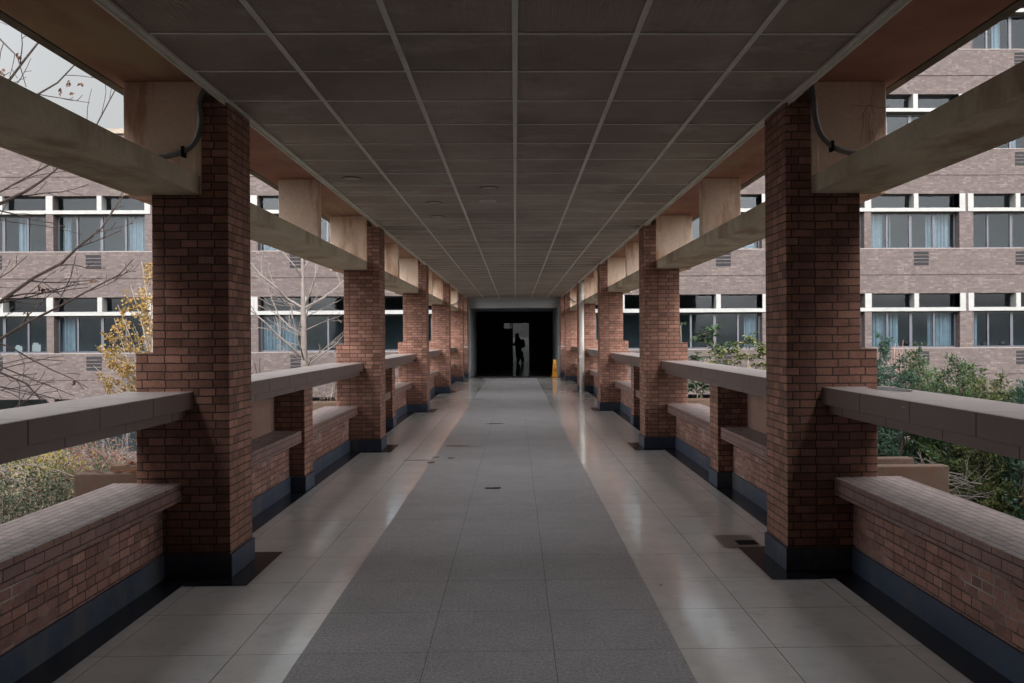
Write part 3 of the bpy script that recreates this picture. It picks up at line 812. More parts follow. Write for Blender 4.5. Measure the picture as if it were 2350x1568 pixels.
b.build('body', YEL, sg, bevel=.004)
def mark(x0, x1, z0, z1, m_, nm='marking'):
    def yy(z_):
        for (wa, za), (wb, zb) in zip(prof[:-1], prof[1:]):
            if za <= z_ <= zb and zb > za: return -(wa+(wb-wa)*(z_-za)/(zb-za))
        return -.05
    b = MB(); b.v += [(x0, yy(z0)-.003, z0), (x1, yy(z0)-.003, z0), (x1, yy(z1)-.003, z1), (x0, yy(z1)-.003, z1)]; b.f.append((0, 1, 2, 3))
    return b
b = MB()
for q_ in ((-.036, .036, .445, .455), (-.042, .044, .415, .424), (-.047, -.034, .21, .265), (-.022, -.010, .21, .265), (.004, .016, .21, .265), (.030, .048, .21, .265), (-.047, -.010, .235, .243), (.004, .046, .252, .262)):
    m_ = mark(*q_, BLK); n = len(b.v); b.v += m_.v; b.f.append((n, n+1, n+2, n+3))
b.build('lettering', BLK, sg)
b = MB(); y_ = -.0775
b.v += [(-.055, y_-.006, .285), (.055, y_-.006, .285), (0, y_+.004, .385), (-.03, y_-.005, .298), (.03, y_-.005, .298), (0, y_+.002, .358)]
b.f += [(0, 1, 4, 3), (1, 2, 5, 4), (2, 0, 3, 5)]; b.box(-.005, .005, y_-.006, y_-.003, .305, .335)
b.build('triangle', RED, sg)

# floor drain beside the nearest right column
fd = empty('floor_drain', (1.60, 5.98, 0)); tag(fd, 'square floor drain with a dark open slot behind the nearest right column', 'drain')
b = MB(); b.v += [(-.13, .05, .005), (.14, .05, .005), (.14, .42, .005), (-.13, .42, .005)]; b.f.append((0, 1, 2, 3)); b.build('cover', plain('drain_cover', (.30, .26, .22), (.24, .21, .18), 6, .3), fd)
b = MB(); b.box(-.01, .13, .12, .24, .0055, .009); b.build('slot', DARK, fd)

# ================================================================== PERSON
def skin_figure(name, joints, edges, radii, m, parent=None, sub=2):
    me = bpy.data.meshes.new(name); me.from_pydata(joints, edges, []); me.update()
    o = bpy.data.objects.new(name, me); col.objects.link(o)
    if parent: o.parent = parent
    md = o.modifiers.new('skin', 'SKIN'); md.use_smooth_shade = True
    for i, r_ in enumerate(radii):
        sv = me.skin_vertices[0].data[i]; sv.radius = (r_, r_) if not isinstance(r_, tuple) else r_; sv.use_root = (i == 0)
    s_ = o.modifiers.new('sub', 'SUBSURF'); s_.levels = sub; s_.render_levels = sub
    me.materials.append(m); return o
PDK = plain('dark_clothes', (.018, .019, .024), (.012, .013, .017), 5, .9, .0, .2)
SKIN = plain('skin', (.18, .11, .08), (.15, .09, .065), 5, .6, .0, .3)
HAIR = plain('black_hair', (.012, .011, .011), (.01, .009, .009), 5, .6, .0, .3)
pp = empty('person', (at(1190, 834, 48.95).x, 48.95, .0)); tag(pp, 'person in dark clothes with a backpack walking left in the lit doorway', 'person')
J = [(0.02, 0, .90), (.0, 0, 1.10), (-.02, 0, 1.30), (-.05, 0, 1.42), (-.075, 0, 1.50), (-.085, 0, 1.585),   # 0-5 spine, neck, head
     (-.02, .17, 1.36), (-.04, .22, 1.12), (-.24, .16, 1.08), (-.34, .12, 1.10),                          # 6-9 far arm
     (-.02, -.17, 1.36), (-.03, -.22, 1.10), (-.22, -.17, 1.07), (-.33, -.12, 1.09),                      # 10-13 near arm
     (.02, .09, .84), (-.03, .10, .48), (.0, .10, .09), (-.15, .10, .04),                                # 14-17 far leg (front)
     (.05, -.09, .84), (.14, -.10, .48), (.27, -.10, .10), (.14, -.10, .04),                             # 18-21 near leg (back)
     (-.085, 0, 1.64)]
E_ = [(0, 1), (1, 2), (2, 3), (3, 4), (4, 5), (5, 22), (2, 6), (6, 7), (7, 8), (8, 9), (2, 10), (10, 11), (11, 12), (12, 13), (0, 14), (14, 15), (15, 16), (16, 17), (0, 18), (18, 19), (19, 20), (20, 21)]
RD = [.26, .25, .27, .17, .11, .13, .14, .12, .09, .06, .14, .12, .09, .06, .20, .14, .10, .085, .20, .14, .10, .085, .12]
skin_figure('body', J, E_, RD, PDK, pp)
b = MB(); hc = Vector((-.085, 0, 1.60))
bmh = bmesh.new(); bmesh.ops.create_uvsphere(bmh, u_segments=20, v_segments=14, radius=.105)
for v in bmh.verts:
    v.co.z *= 1.12
    if v.co.x < -.03 and abs(v.co.y) < .06: v.co.x -= .012*math.exp(-((v.co.z+.01)/.03)**2)
    v.co += hc
me = bpy.data.meshes.new('head'); bmh.to_mesh(me); bmh.free(); me.materials.append(SKIN)
for p_ in me.polygons: p_.use_smooth = True
ho = bpy.data.objects.new('head', me); col.objects.link(ho); ho.parent = pp
bmh = bmesh.new(); bmesh.ops.create_uvsphere(bmh, u_segments=20, v_segments=14, radius=.118)
bmesh.ops.delete(bmh, geom=[v for v in bmh.verts if v.co.z < -.02 and v.co.x < .02 or v.co.x < -.09], context='VERTS')
for v in bmh.verts: v.co += hc+Vector((.008, 0, .018))
me = bpy.data.meshes.new('hair'); bmh.to_mesh(me); bmh.free(); me.materials.append(HAIR)
ho = bpy.data.objects.new('hair', me); col.objects.link(ho); ho.parent = pp
bp = empty('backpack', (pp.location.x+.15, 48.95, 1.02)); tag(bp, 'dark backpack on the back of the walking person', 'backpack')
bmh = bmesh.new(); bmesh.ops.create_uvsphere(bmh, u_segments=20, v_segments=14, radius=1)
for v in bmh.verts:
    q = v.co; f_ = lambda a_: math.copysign(abs(a_)**.6, a_)
    v.co = Vector((f_(q.x)*.13+.08, f_(q.y)*.16, f_(q.z)*.25+.10+.0*q.x))
me = bpy.data.meshes.new('bag'); bmh.to_mesh(me); bmh.free(); me.materials.append(PDK)
for p_ in me.polygons: p_.use_smooth = True
ho = bpy.data.objects.new('bag', me); col.objects.link(ho); ho.parent = bp
b = MB(); b.box(.17, .235, -.10, .10, -.08, .08); b.build('pocket', PDK, bp, bevel=.02)
b = MB(); b.tube([(-.1, -.12, .36), (-.2, -.15, .40), (-.28, -.15, .25), (-.22, -.13, .02), (-.05, -.10, -.04)], .016, 8); b.build('strap', PDK, bp)
nb = MB(); nb.box(-.09, .0, -.10, .10, 0, .012); o = nb.build('notebook', PDK); o.location = (pp.location.x-.38, 48.95, 1.10); tag(o, 'thin dark notebook held in front of the walking person', 'notebook')

# students sitting behind the windows of the right building, only heads and shoulders showing
for i, (px, py, k) in enumerate(((2081, 788, 0), (2097, 790, 0), (2258, 792, 0), (2300, 790, 0), (2310, 794, 0))):
    c_ = at(px, py, F+.75); e = empty('person', (c_.x, F+.75, .55))
    tag(e, ['student with black hair behind the right building window, first head from the left', 'student with black hair behind the right building window, second head from the left',
            'student bent over behind the last window on the right, beside the blue curtain', 'student with large black hair behind the last window on the right, left of two',
            'student leaning close to another behind the last window on the right'][i], 'person', 'students behind the windows')
    h_ = c_.z-.55
    skin_figure('body', [(0, 0, .02), (0, 0, h_-.28), (0, -.02, h_-.1), (0, -.04, h_), (-.17, 0, h_-.32), (.17, 0, h_-.32), (-.2, -.1, h_-.5), (.2, -.1, h_-.5)],
                [(0, 1), (1, 2), (2, 3), (1, 4), (1, 5), (4, 6), (5, 7)], [.13, .13, .055, .09, .07, .07, .05, .05], PDK, e, 1)
    bmh = bmesh.new(); bmesh.ops.create_uvsphere(bmh, u_segments=14, v_segments=10, radius=.125)
    for v in bmh.verts: v.co = Vector((v.co.x*1.1, v.co.y-.02, v.co.z+h_+.03))
    me = bpy.data.meshes.new('hair'); bmh.to_mesh(me); bmh.free(); me.materials.append(HAIR)
    ho = bpy.data.objects.new('hair', me); col.objects.link(ho); ho.parent = e

# ================================================================== TREES AND PLANTS
def polyjit(rng, p0, d, L, n, bend, droop=0):
    pts = [p0.copy()]; d = d.normalized(); p = p0.copy()
    for i in range(n):
        d = (d + Vector((rng.gauss(0, bend), rng.gauss(0, bend), rng.gauss(0, bend)+droop))).normalized()
        p = p + d*(L/n); pts.append(p.copy())
    return pts
def twigs(mb, rng, pts, r0, r1, depth, ratio=.45, step=.3, ang=.8, minr=.0016, tips=None, up=.15, nseg=5, sides=5):
    n = len(pts); rad = [r0+(r1-r0)*i/(n-1) for i in range(n)]
    mb.tube(pts, rad, sides if depth > 0 else 3, cap=False)
    L = sum((pts[i+1]-pts[i]).length for i in range(n-1))
    if tips is not None: tips.append((pts, rad))
    if depth <= 0: return
    d = L*.18+rng.random()*step
    while d < L*.97:
        acc = 0
        for i in range(n-1):
            sl = (pts[i+1]-pts[i]).length
            if acc+sl >= d: break
            acc += sl
        t = (d-acc)/max(sl, 1e-6); p = pts[i].lerp(pts[i+1], min(t, 1)); ax = (pts[i+1]-pts[i]).normalized()
        rr = rad[i]+(rad[min(i+1, n-1)]-rad[i])*t
        side = ax.cross(Vector((rng.gauss(0, 1), rng.gauss(0, 1), rng.gauss(0, 1)))).normalized()
        dv = (ax*math.cos(ang)+side*math.sin(ang)*rng.uniform(.7, 1.2)+Vector((0, 0, up))).normalized()
        l2 = max(.12, (L-d)*ratio*rng.uniform(.6, 1.3)+L*.06)
        c = polyjit(rng, p, dv, l2, nseg, .12)
        twigs(mb, rng, c, max(minr, rr*.55), minr, depth-1, ratio, step*.55, ang, minr, tips, up, max(3, nseg-1), sides)
        d += step*rng.uniform(.6, 1.4)

# big bare tree outside on the left, its limbs reach in front of the left building
rb = random.Random(11)
TY = 9.6
tr = empty('bare_tree', (-9.4, TY, GZ)); tag(tr, 'large bare tree with dark limbs reaching in from the left edge', 'tree')
base = Vector(tr.location)
b = MB()
trunkp = [Vector((-9.4, TY, GZ)), Vector((-9.3, TY, -1)), Vector((-9.1, TY+.1, 1.2)), Vector((-8.9, TY, 3.2)), Vector((-8.7, TY, 5.2)), Vector((-8.4, TY, 7.5))]
b.tube([p-base for p in trunkp], [.17, .15, .13, .11, .08, .03], 10); b.build('trunk', BARKD, tr, smooth=True)
tips = []
b = MB()
def limb(pix, Y, start, r0, r1, dep=2, step=.32):
    pts = [start]+[at(x, y, Y+dy) for x, y, dy in pix]
    twigs(b, rb, [p-base for p in pts], r0, r1, dep, .42, step, .75, .0035, tips, .12)
limb([(0, 693, 0), (79, 637, .1), (142, 604, .15), (181, 565, .1), (231, 527, .1), (283, 450, .2)], TY, Vector((-8.9, TY, 1.0)), .024, .007)
limb([(0, 779, -.3), (66, 739, -.2), (132, 706, -.2), (198, 670, -.2), (273, 631, -.1), (305, 596, 0)], TY, Vector((-9.0, TY, .6)), .020, .005)
limb([(0, 468, .3), (56, 441, .2), (89, 420, .2), (123, 394, .2), (190, 330, .2)], TY, Vector((-8.8, TY, 2.2)), .024, .007, 2, .4)
limb([(22, 183, 0), (55, 139, 0), (86, 100, 0), (110, 55, 0)], TY, Vector((-8.6, TY, 3.4)), .018, .008, 2, .45)
limb([(30, 235, .2), (88, 216, .2), (132, 190, .2), (170, 150, .2), (190, 90, .2)], TY, Vector((-8.7, TY, 3.0)), .016, .005, 2, .35)
limb([(-60, 60, .2), (0, 90, .2), (40, 130, 0), (60, 200, 0)], TY, Vector((-8.5, TY, 4.6)), .016, .004, 2, .4)
limb([(200, 330, .4), (225, 280, .4), (265, 205, .4), (285, 150, .5)], TY, Vector((-7.0, TY, 2.4)), .012, .004, 1, .3)
limb([(0, 855, -.8), (60, 880, -.8), (95, 920, -.8), (110, 990, -.7)], TY, Vector((-8.9, TY, .6)), .016, .004, 1, .3)
limb([(0, 960, -.2), (60, 920, -.2), (100, 880, 0)], TY, Vector((-8.9, TY, -.2)), .014, .004, 1, .3)
b.build('branches', BARKD, tr)
BRL = leafmat('brown_leaf', (.20, .085, .045), (.14, .06, .035))
b = MB()
for px, py, dy in ((170, 877, .2), (372/2.3, 190, .2), (135, 205, .2), (168, 216, .2), (46, 125, 0), (92, 660, .1), (100, 663, .1), (213, 638, 0), (63, 712, -.2), (5, 160, 0), (188, 195, .2)):
    p = at(px, py, TY+dy)-base
    for _ in range(3): b.leaf(p+Vector((rb.uniform(-.03, .03), 0, rb.uniform(-.03, .03))), Vector((rb.gauss(0, .6), rb.gauss(0, .6), -1)), .06, .04, Vector((rb.gauss(0, 1), rb.gauss(0, 1), rb.gauss(0, 1))))
b.build('leaves', BRL, tr)

# pale bare tree seen between the first two left columns
rp = random.Random(4)
TY2 = 21.
c0_ = at(697, 830, TY2); tr = empty('bare_tree', (c0_.x+.05, TY2, GZ)); base = Vector(tr.location)
tag(tr, 'young pale barked bare tree standing in the garden between the first and second left columns', 'tree')
b = MB()
tp = [Vector((c0_.x+.05, TY2, GZ))]+[at(x, y, TY2) for x, y in ((699, 880), (698, 820), (697, 760), (696, 705), (695, 660), (694, 600), (690, 540), (688, 470))]
b.tube([p-base for p in tp], [.11, .085, .08, .072, .06, .045, .036, .025, .01], 9); b.build('trunk', BARKP, tr, smooth=True)
b = MB(); tips = []
def limb2(pix, r0, r1, dep=2, step=.36):
    pts = [at(x, y, TY2+dy)-base for x, y, dy in pix]
    twigs(b, rp, pts, r0, r1, dep, .5, step, .7, .005, tips, .10)
limb2([(697, 708, 0), (660, 686, -.1), (635, 660, -.3), (597, 630, -.4), (560, 585, -.5), (520, 560, -.5)], .040, .010)
limb2([(695, 822, 0), (668, 796, -.2), (636, 768, -.3), (606, 738, -.5), (560, 700, -.6), (510, 690, -.6)], .036, .010)
limb2([(698, 708, 0), (740, 685, .2), (770, 663, .3), (794, 640, .4), (840, 600, .5)], .036, .010)
limb2([(700, 700, 0), (713, 670, -.2), (722, 640, -.3), (728, 615, -.3), (738, 560, -.3)], .030, .008)
limb2([(697, 770, 0), (665, 750, .3), (640, 725, .5), (625, 690, .6), (610, 640, .6)], .026, .007)
limb2([(698, 830, 0), (690, 800, -.5), (680, 770, -.7), (672, 730, -.8), (668, 690, -.8)], .022, .006)
limb2([(698, 845, 0), (730, 820, .3), (770, 790, .5), (810, 745, .5)], .026, .007)
limb2([(697, 860, 0), (715, 820, -.5), (745, 800, -.7), (790, 760, -.8)], .022, .006)
limb2([(699, 740, 0), (706, 715, .3), (722, 690, .5), (745, 650, .5)], .022, .006)
limb2([(694, 640, 0), (676, 610, -.3), (650, 580, -.3), (640, 540, -.3)], .02, .006)
limb2([(694, 620, 0), (715, 590, .3), (740, 560, .3)], .02, .006)
for _ in range(12):
    y_ = rp.uniform(700, 850); sgn = rp.choice((-1, 1)); l_ = rp.uniform(40, 95)
    limb2([(697, y_, 0), (697+sgn*l_*.5, y_-l_*rp.uniform(.0, .3), rp.uniform(-.5, .5)), (697+sgn*l_, y_-l_*rp.uniform(.2, .7), rp.uniform(-.8, .8))], .013, .005, 1, .22)
b.build('branches', BARKP, tr)

# yellow leaved tree just left of the nearest left column
ry = random.Random(9)
TY3 = 14.
c0_ = at(345, 960, TY3); tr = empty('yellow_tree', (c0_.x+.35, TY3, GZ)); base = Vector(tr.location)
tag(tr, 'slender tree with small yellow autumn leaves beside the nearest left column', 'tree')
b = MB(); t0 = at(345, 960, TY3)
b.tube([Vector((0, 0, 0)), t0-base, at(352, 800, TY3)-base, at(350, 700, TY3)-base], [.07, .045, .03, .014], 8); b.build('trunk', BARKG, tr, smooth=True)
b = MB(); tips = []
for (x0, y0), (x1, y1), (x2, y2) in (((345, 950), (290, 860), (240, 800)), ((345, 940), (300, 850), (262, 730)), ((347, 920), (310, 800), (270, 700)), ((350, 880), (330, 760), (300, 655)),
                                     ((350, 860), (345, 740), (325, 600)), ((347, 960), (290, 910), (215, 840)), ((348, 900), (320, 840), (270, 770)), ((350, 900), (345, 800), (335, 690)), ((346, 955), (300, 890), (235, 870))):
    dy = ry.uniform(-.5, .5)
    pts = [at(x0, y0, TY3)-base, at(x1, y1, TY3+dy*.5)-base, at(x2, y2, TY3+dy)-base]
    twigs(b, ry, pts, .014, .004, 2, .45, .30, .6, .003, tips, .15)
b.build('branches', BARKG, tr)
YL = leafmat('yellow_leaf', (.60, .38, .11), (.48, .28, .07), (.66, .50, .24))
b = MB()
for pts, rad in tips:
    for i in range(1, len(pts)):
        for _ in range(4 if rad[i] < .005 else 2):
            if ry.random() < .95:
                p = pts[i].lerp(pts[i-1], ry.random())+Vector((ry.gauss(0, .03), ry.gauss(0, .03), ry.gauss(0, .03)))
                if (p+base).z > -1.2: b.leaf(p, Vector((ry.gauss(0, 1), ry.gauss(0, 1), ry.gauss(-.6, 1))), ry.uniform(.04, .07), ry.uniform(.035, .055), Vector((ry.gauss(0, 1), ry.gauss(0, 1), ry.gauss(0, 1))))
b.build('leaves', YL, tr)

# evergreen trees outside on the right
EG = [leafmat('evergreen_leaf', (.055, .115, .055), (.10, .17, .06), (.16, .19, .05)), leafmat('blue_evergreen_leaf', (.045, .10, .07), (.07, .14, .085)), leafmat('olive_evergreen_leaf', (.09, .13, .045), (.14, .17, .05), (.20, .17, .06))]
def evergreen(seed, spires, Y, lab, mi, dens=1., lx=.10):
    rng = random.Random(seed)
    bx = sum(at(x, y, Y).x for x, y in spires)/len(spires)
    tr = empty('evergreen_tree', (bx, Y, GZ)); base = Vector(tr.location)
    tk = MB(); lf = MB()
    fork = Vector((0, 0, 1.3))
    tk.tube([Vector((0, 0, 0)), Vector((.03, 0, .7)), fork], [.09, .075, .06], 8)
    for (x, y) in spires:
        tip = at(x, y, Y+rng.uniform(-.7, .7))-base
        mid = fork.lerp(tip, .45)+Vector(((tip.x)*.25, rng.uniform(-.3, .3), -.15))
        pts = [fork, fork.lerp(mid, .5)+Vector((rng.gauss(0, .05), rng.gauss(0, .05), 0)), mid, mid.lerp(tip, .5)+Vector((rng.gauss(0, .06), 0, 0)), tip]
        tk.tube(pts, [.05, .038, .028, .016, .004], 6)
        # side sprays
        n = int(58*dens)
        for i in range(n):
            t = (i/n)**.8*.98; t = max(.12, t)
            seg = t*4; a_ = min(int(seg), 3); p = pts[a_].lerp(pts[a_+1], seg-a_)
            ang = rng.uniform(0, 2*math.pi); L = (1-t)**.7*rng.uniform(.45, .95)+.10
            d = Vector((math.cos(ang), math.sin(ang), rng.uniform(.35, .9)))
            sp = polyjit(rng, p, d, L, 4, .13, .05)
            tk.tube(sp, [.010, .008, .006, .004, .002], 3, cap=False)
            m_ = max(14, int(L*135))
            for j in range(m_):
                tt = rng.random()**.7; sg_ = tt*4; q_ = min(int(sg_), 3); pp_ = sp[q_].lerp(sp[q_+1], sg_-q_)
                off = Vector((rng.gauss(0, .05), rng.gauss(0, .05), rng.gauss(0, .04)))
                dd = (sp[q_+1]-sp[q_]).normalized()+Vector((rng.gauss(0, .55), rng.gauss(0, .55), rng.gauss(.2, .5)))
                lf.leaf(pp_+off, dd, rng.uniform(.7, 1.3)*lx*.8, rng.uniform(.024, .04), Vector((rng.gauss(0, 1), rng.gauss(0, 1), rng.gauss(.5, 1))))
    tk.build('trunk', BARKD, tr); lf.build('crown', EG[mi], tr)
    tag(tr, lab, 'tree', 'evergreen trees in the right garden')
evergreen(1, [(2025, 762), (2010, 840), (2045, 850)], 17.5, 'dark evergreen tree just right of the nearest right column with a thin leader', 1)
evergreen(2, [(2064, 812), (2078, 850), (2040, 880)], 16.5, 'small dark evergreen tree between the thin leader and the bushy spire', 1)
evergreen(3, [(2110, 790), (2120, 835), (2095, 860), (2140, 880)], 17, 'bushy evergreen tree with a dense rounded spire in front of the vent', 0)
evergreen(4, [(2195, 812), (2215, 830), (2168, 842), (2235, 838), (2180, 885)], 16, 'tall loose evergreen tree at the middle of the right garden', 0)
evergreen(5, [(2300, 858), (2262, 875), (2240, 895), (2285, 905)], 15.5, 'olive evergreen tree leaning to the right with one long slanting branch', 2)
evergreen(6, [(2335, 895), (2362, 880), (2320, 930), (2390, 900)], 15, 'blue green evergreen tree at the right edge of the photo', 1)
evergreen(7, [(2230, 1000), (2265, 1010), (2200, 1030), (2290, 1040), (2180, 1060), (2245, 1050)], 19, 'lower evergreen tree with visible trunk under the right railing', 0, 1.3)
evergreen(8, [(2330, 1005), (2370, 1000), (2345, 1040), (2390, 1060), (2310, 1060)], 18.5, 'lower evergreen tree at the right edge under the right railing', 0, 1.3)
evergreen(12, [(2150, 1010), (2135, 1060), (2170, 1080)], 21, 'dark evergreen shrub beside the concrete planter under the right railing', 1, 1.2)

# tangled bare twigs under the right railing
rq = random.Random(31)
c_ = at(2080, 1010, 12.5); e = empty('bare_shrub', (c_.x, 12.5, GZ)); tag(e, 'tangled bare shrub of pale twigs between the nearest right column and the concrete planter', 'shrub')
b = MB()
b.tube([(0, 0, 0), (.05, 0, 1.5), (0, 0, c_.z-GZ-.7)], [.06, .05, .03], 6)
for _ in range(46):
    p = Vector((rq.gauss(0, .45), rq.gauss(0, .35), c_.z-GZ-.75+rq.uniform(-.2, .25)))
    pts = polyjit(rq, p, Vector((rq.gauss(0, 1), rq.gauss(0, .6), rq.uniform(.0, .9))), rq.uniform(.5, .9), 5, .25)
    twigs(b, rq, pts, .010, .004, 1, .5, .2, .7, .003, None, .0)
b.build('twigs', BARKP, e)
c_ = at(2065, 900, 20); e = empty('bare_shrub', (c_.x, 20, GZ)); tag(e, 'reddish bare twigs rising between the evergreen trees in front of the right building', 'shrub')
b = MB()
for i in range(9):
    t_ = at(2045+i*7, 750+rq.uniform(0, 60), 20)-Vector(e.location)
    pts = [Vector((0, 0, 0)), Vector((rq.uniform(-.3, .3), 0, 2.2)), t_]
    twigs(b, rq, pts, .02, .004, 1, .3, .5, .45, .004, None, .3)
b.build('twigs', plain('reddish_bark', (.26, .15, .12), (.18, .10, .08), 8), e)

# broad leaved plants in the planters
def rosette(mb, rng, p, n, L, W, spread=1.0):
    for i in range(n):
        a_ = 2*math.pi*i/n+rng.uniform(-.3, .3); el = rng.uniform(-.35, .45)
        d = Vector((math.cos(a_)*spread, math.sin(a_)*spread, el))
        nrm = Vector((0, 0, 1))+Vector((rng.gauss(0, .2), rng.gauss(0, .2), 0))
        l_ = L*rng.uniform(.75, 1.15)
        # curved leaf of three facets each side
        d.normalize(); w_ = d.cross(nrm).normalized(); u = w_.cross(d)
        if u.z < 0: u = -u
        prof_ = [(0, .1, 0), (.35, 1, .05), (.7, .8, .0), (1, .05, -.16)]
        bs = len(mb.v)
        for t, ww, dz in prof_:
            c_ = p+d*(l_*t)+Vector((0, 0, dz*l_))
            mb.v += [tuple(c_-w_*W*ww*.5+u*W*.18*ww), tuple(c_), tuple(c_+w_*W*ww*.5+u*W*.18*ww)]
        for k in range(3):
            o = bs+3*k; mb.f += [(o, o+1, o+4, o+3), (o+1, o+2, o+5, o+4)]
def broad(seed, stems, Y, lab, mat, L, W, ypot=None, nl=8, name='broad_leaved_shrub', scat=3, group=None):
    rng = random.Random(seed); bx = at(stems[0][0][0], stems[0][0][1], Y)
    e = empty(name, (bx.x, Y, .26)); base = Vector(e.location); st = MB(); lf = MB()
    for path, clusters in stems:
        pass
    for st_ in stems:
        pts = [at(x, y, Y+rng.uniform(-.1, .1))-base for x, y in st_]
        pts = [Vector((pts[0].x*.6, 0, 0))]+pts
        st.tube(pts, [.012]+[.010-.006*i/len(pts) for i in range(len(pts))], 5, cap=False)
        tip = pts[-1]
        rosette(lf, rng, tip, nl, L, W)
        for _ in range(scat):
            a_ = pts[-2].lerp(pts[-1], rng.uniform(.45, 1))
            q_ = a_+Vector((rng.gauss(0, L*.8), rng.gauss(0, L*.8), rng.uniform(-.3, .5)*L*1.6))
            st.tube([a_, q_], .004, 3, cap=False); rosette(lf, rng, q_, nl-1, L*.9, W*.9)
    st.build('stem', BARKG, e); lf.build('leaves', mat, e, smooth=True)
    tag(e, lab, 'shrub', group)
GL = leafmat('glossy_green_leaf', (.08, .15, .075), (.15, .24, .12)); YG = leafmat('yellow_green_leaf', (.34, .38, .12), (.17, .25, .08), (.60, .58, .26))
def fix(stems): return stems
def broad2(*a_, **k_): return broad(*a_, **k_)
# (simple stems: list of pixel paths)
def broadp(seed, paths, Y, lab, mat, L, W, **k_):
    rng = random.Random(seed); bx = at(paths[0][0][0], paths[0][0][1], Y)
    e = empty('broad_leaved_shrub', (bx.x, Y, .26)); base = Vector(e.location); st = MB(); lf = MB(); scat = k_.get('scat', 3); nl = k_.get('nl', 8)
    for path in paths:
        pts = [Vector((0, 0, 0))]+[at(x, y, Y+rng.uniform(-.12, .12))-base for x, y in path]
        st.tube(pts, [.011]+[.009-.006*i/len(pts) for i in range(len(pts)-1)], 5, cap=False)
        rosette(lf, rng, pts[-1], nl, L, W)
        for _ in range(scat):
            a_ = pts[-2].lerp(pts[-1], rng.uniform(.5, 1))
            q_ = a_+Vector((rng.gauss(0, L*.75), rng.gauss(0, L*.75), rng.uniform(-.5, .6)*L*1.4))
            st.tube([a_, q_], .0035, 3, cap=False); rosette(lf, rng, q_, nl-1, L*.85, W*.85)
    st.build('stem', BARKG, e); lf.build('leaves', mat, e, smooth=True)
    tag(e, lab, 'shrub', 'leafy shrubs in the right planters')
broadp(41, [[(1610, 860), (1626, 820), (1640, 790), (1645, 748)], [(1610, 860), (1625, 800), (1612, 768)], [(1610, 860), (1628, 810), (1618, 782)], [(1610, 860), (1640, 800), (1665, 795)], [(1610, 860), (1640, 810), (1652, 805)]], 13.2,
       'glossy dark green shrub with drooping leaves above the railing before the second right column', GL, .14, .05, scat=6, nl=8)
broadp(42, [[(1700, 890), (1715, 850), (1720, 800), (1718, 775)], [(1700, 890), (1690, 850), (1683, 806)], [(1700, 890), (1730, 850), (1745, 800)], [(1700, 890), (1700, 850), (1700, 815)], [(1700, 890), (1660, 860), (1655, 815)], [(1700, 890), (1730, 880), (1735, 840)], [(1700, 890), (1720, 850), (1712, 790)], [(1700, 890), (1740, 880), (1752, 812)]], 12.6,
       'yellow green shrub with leaf rosettes above the right railing near the nearest column', YG, .12, .04, scat=7, nl=9)
broadp(43, [[(1600, 880), (1590, 850), (1597, 822)], [(1600, 890), (1585, 850), (1588, 830)], [(1610, 890), (1640, 860), (1650, 845)], [(1600, 900), (1605, 880)], [(1600, 900), (1590, 885)], [(1600, 900), (1618, 885)], [(1600, 900), (1625, 895)]], 12.3,
       'dense leafy shrub filling the planter behind the second right column', GL, .12, .045, scat=5, nl=8)
broadp(44, [[(1560, 820), (1563, 780), (1562, 745)], [(1560, 820), (1563, 800)], [(1560, 850), (1566, 838)]], 14.5,
       'green shrub peeping out from behind the second right column', GL, .12, .04, scat=2)
broadp(45, [[(1740, 900), (1745, 885), (1748, 868)], [(1740, 905), (1755, 890), (1757, 880)], [(1740, 905), (1725, 890)]], 12.2,
       'low leafy shrub at the foot of the yellow green shrub by the nearest right column', YG, .11, .035, scat=4)

# garden on the left below
def shrub(seed, px, py, Y, w_, h_, mat, lab, nleaf=1300, leaf=.07, grp='shrubs in the left garden', stem=BARKG, gap=.0):
    rng = random.Random(seed); c_ = at(px, py, Y); e = empty('garden_shrub', (c_.x, Y, GZ)); top = c_.z-GZ
    st = MB(); lf = MB()
    cl = []
    for i in range(16):
        t = Vector((rng.gauss(0, w_*.42), rng.gauss(0, w_*.42), top-h_*rng.random()**1.3))
        pts = [Vector((0, 0, 0)), Vector((t.x*.4, t.y*.4, t.z*.5)), t]; st.tube(pts, [.018, .012, .004], 4, cap=False); cl.append(t)
        for _ in range(3):
            q_ = t+Vector((rng.gauss(0, .22), rng.gauss(0, .22), rng.gauss(0, .15))); st.tube([pts[1].lerp(t, .7), q_], [.006, .003], 3, cap=False); cl.append(q_)
    for i in range(nleaf):
        c2 = rng.choice(cl); p = c2+Vector((rng.gauss(0, .17), rng.gauss(0, .17), rng.gauss(0, .13)))
        lf.leaf(p, Vector((rng.gauss(0, 1), rng.gauss(0, 1), rng.gauss(0, .5))), rng.uniform(.7, 1.3)*leaf, leaf*rng.uniform(.35, .6), Vector((rng.gauss(0, .6), rng.gauss(0, .6), 1)))
    st.build('stem', stem, e); lf.build('leaves', mat, e); tag(e, lab, 'shrub', grp)
SG = leafmat('sage_leaf', (.065, .09, .042), (.12, .15, .075), (.17, .09, .055)); RL = leafmat('red_leaf', (.26, .085, .06), (.28, .13, .07), (.32, .20, .11))
YL2 = leafmat('golden_leaf', (.42, .34, .06), (.32, .27, .05)); DG = leafmat('dark_green_leaf', (.06, .09, .05), (.10, .13, .06), (.25, .12, .09))
BRN = leafmat('dry_leaf', (.30, .20, .14), (.20, .14, .10), (.42, .20, .12))
shrub(51, 40, 1085, 16, 1.1, 1.2, SG, 'sage green shrub at the left edge below the railing', 2300, .075)
shrub(52, 135, 1080, 16.5, 1.1, 1.3, SG, 'sage green shrub at the middle of the gap under the left railing', 2300, .075)
shrub(53, 215, 1110, 15, .9, 1.2, SG, 'sage green shrub touching the concrete planter on the left', 1800, .07)
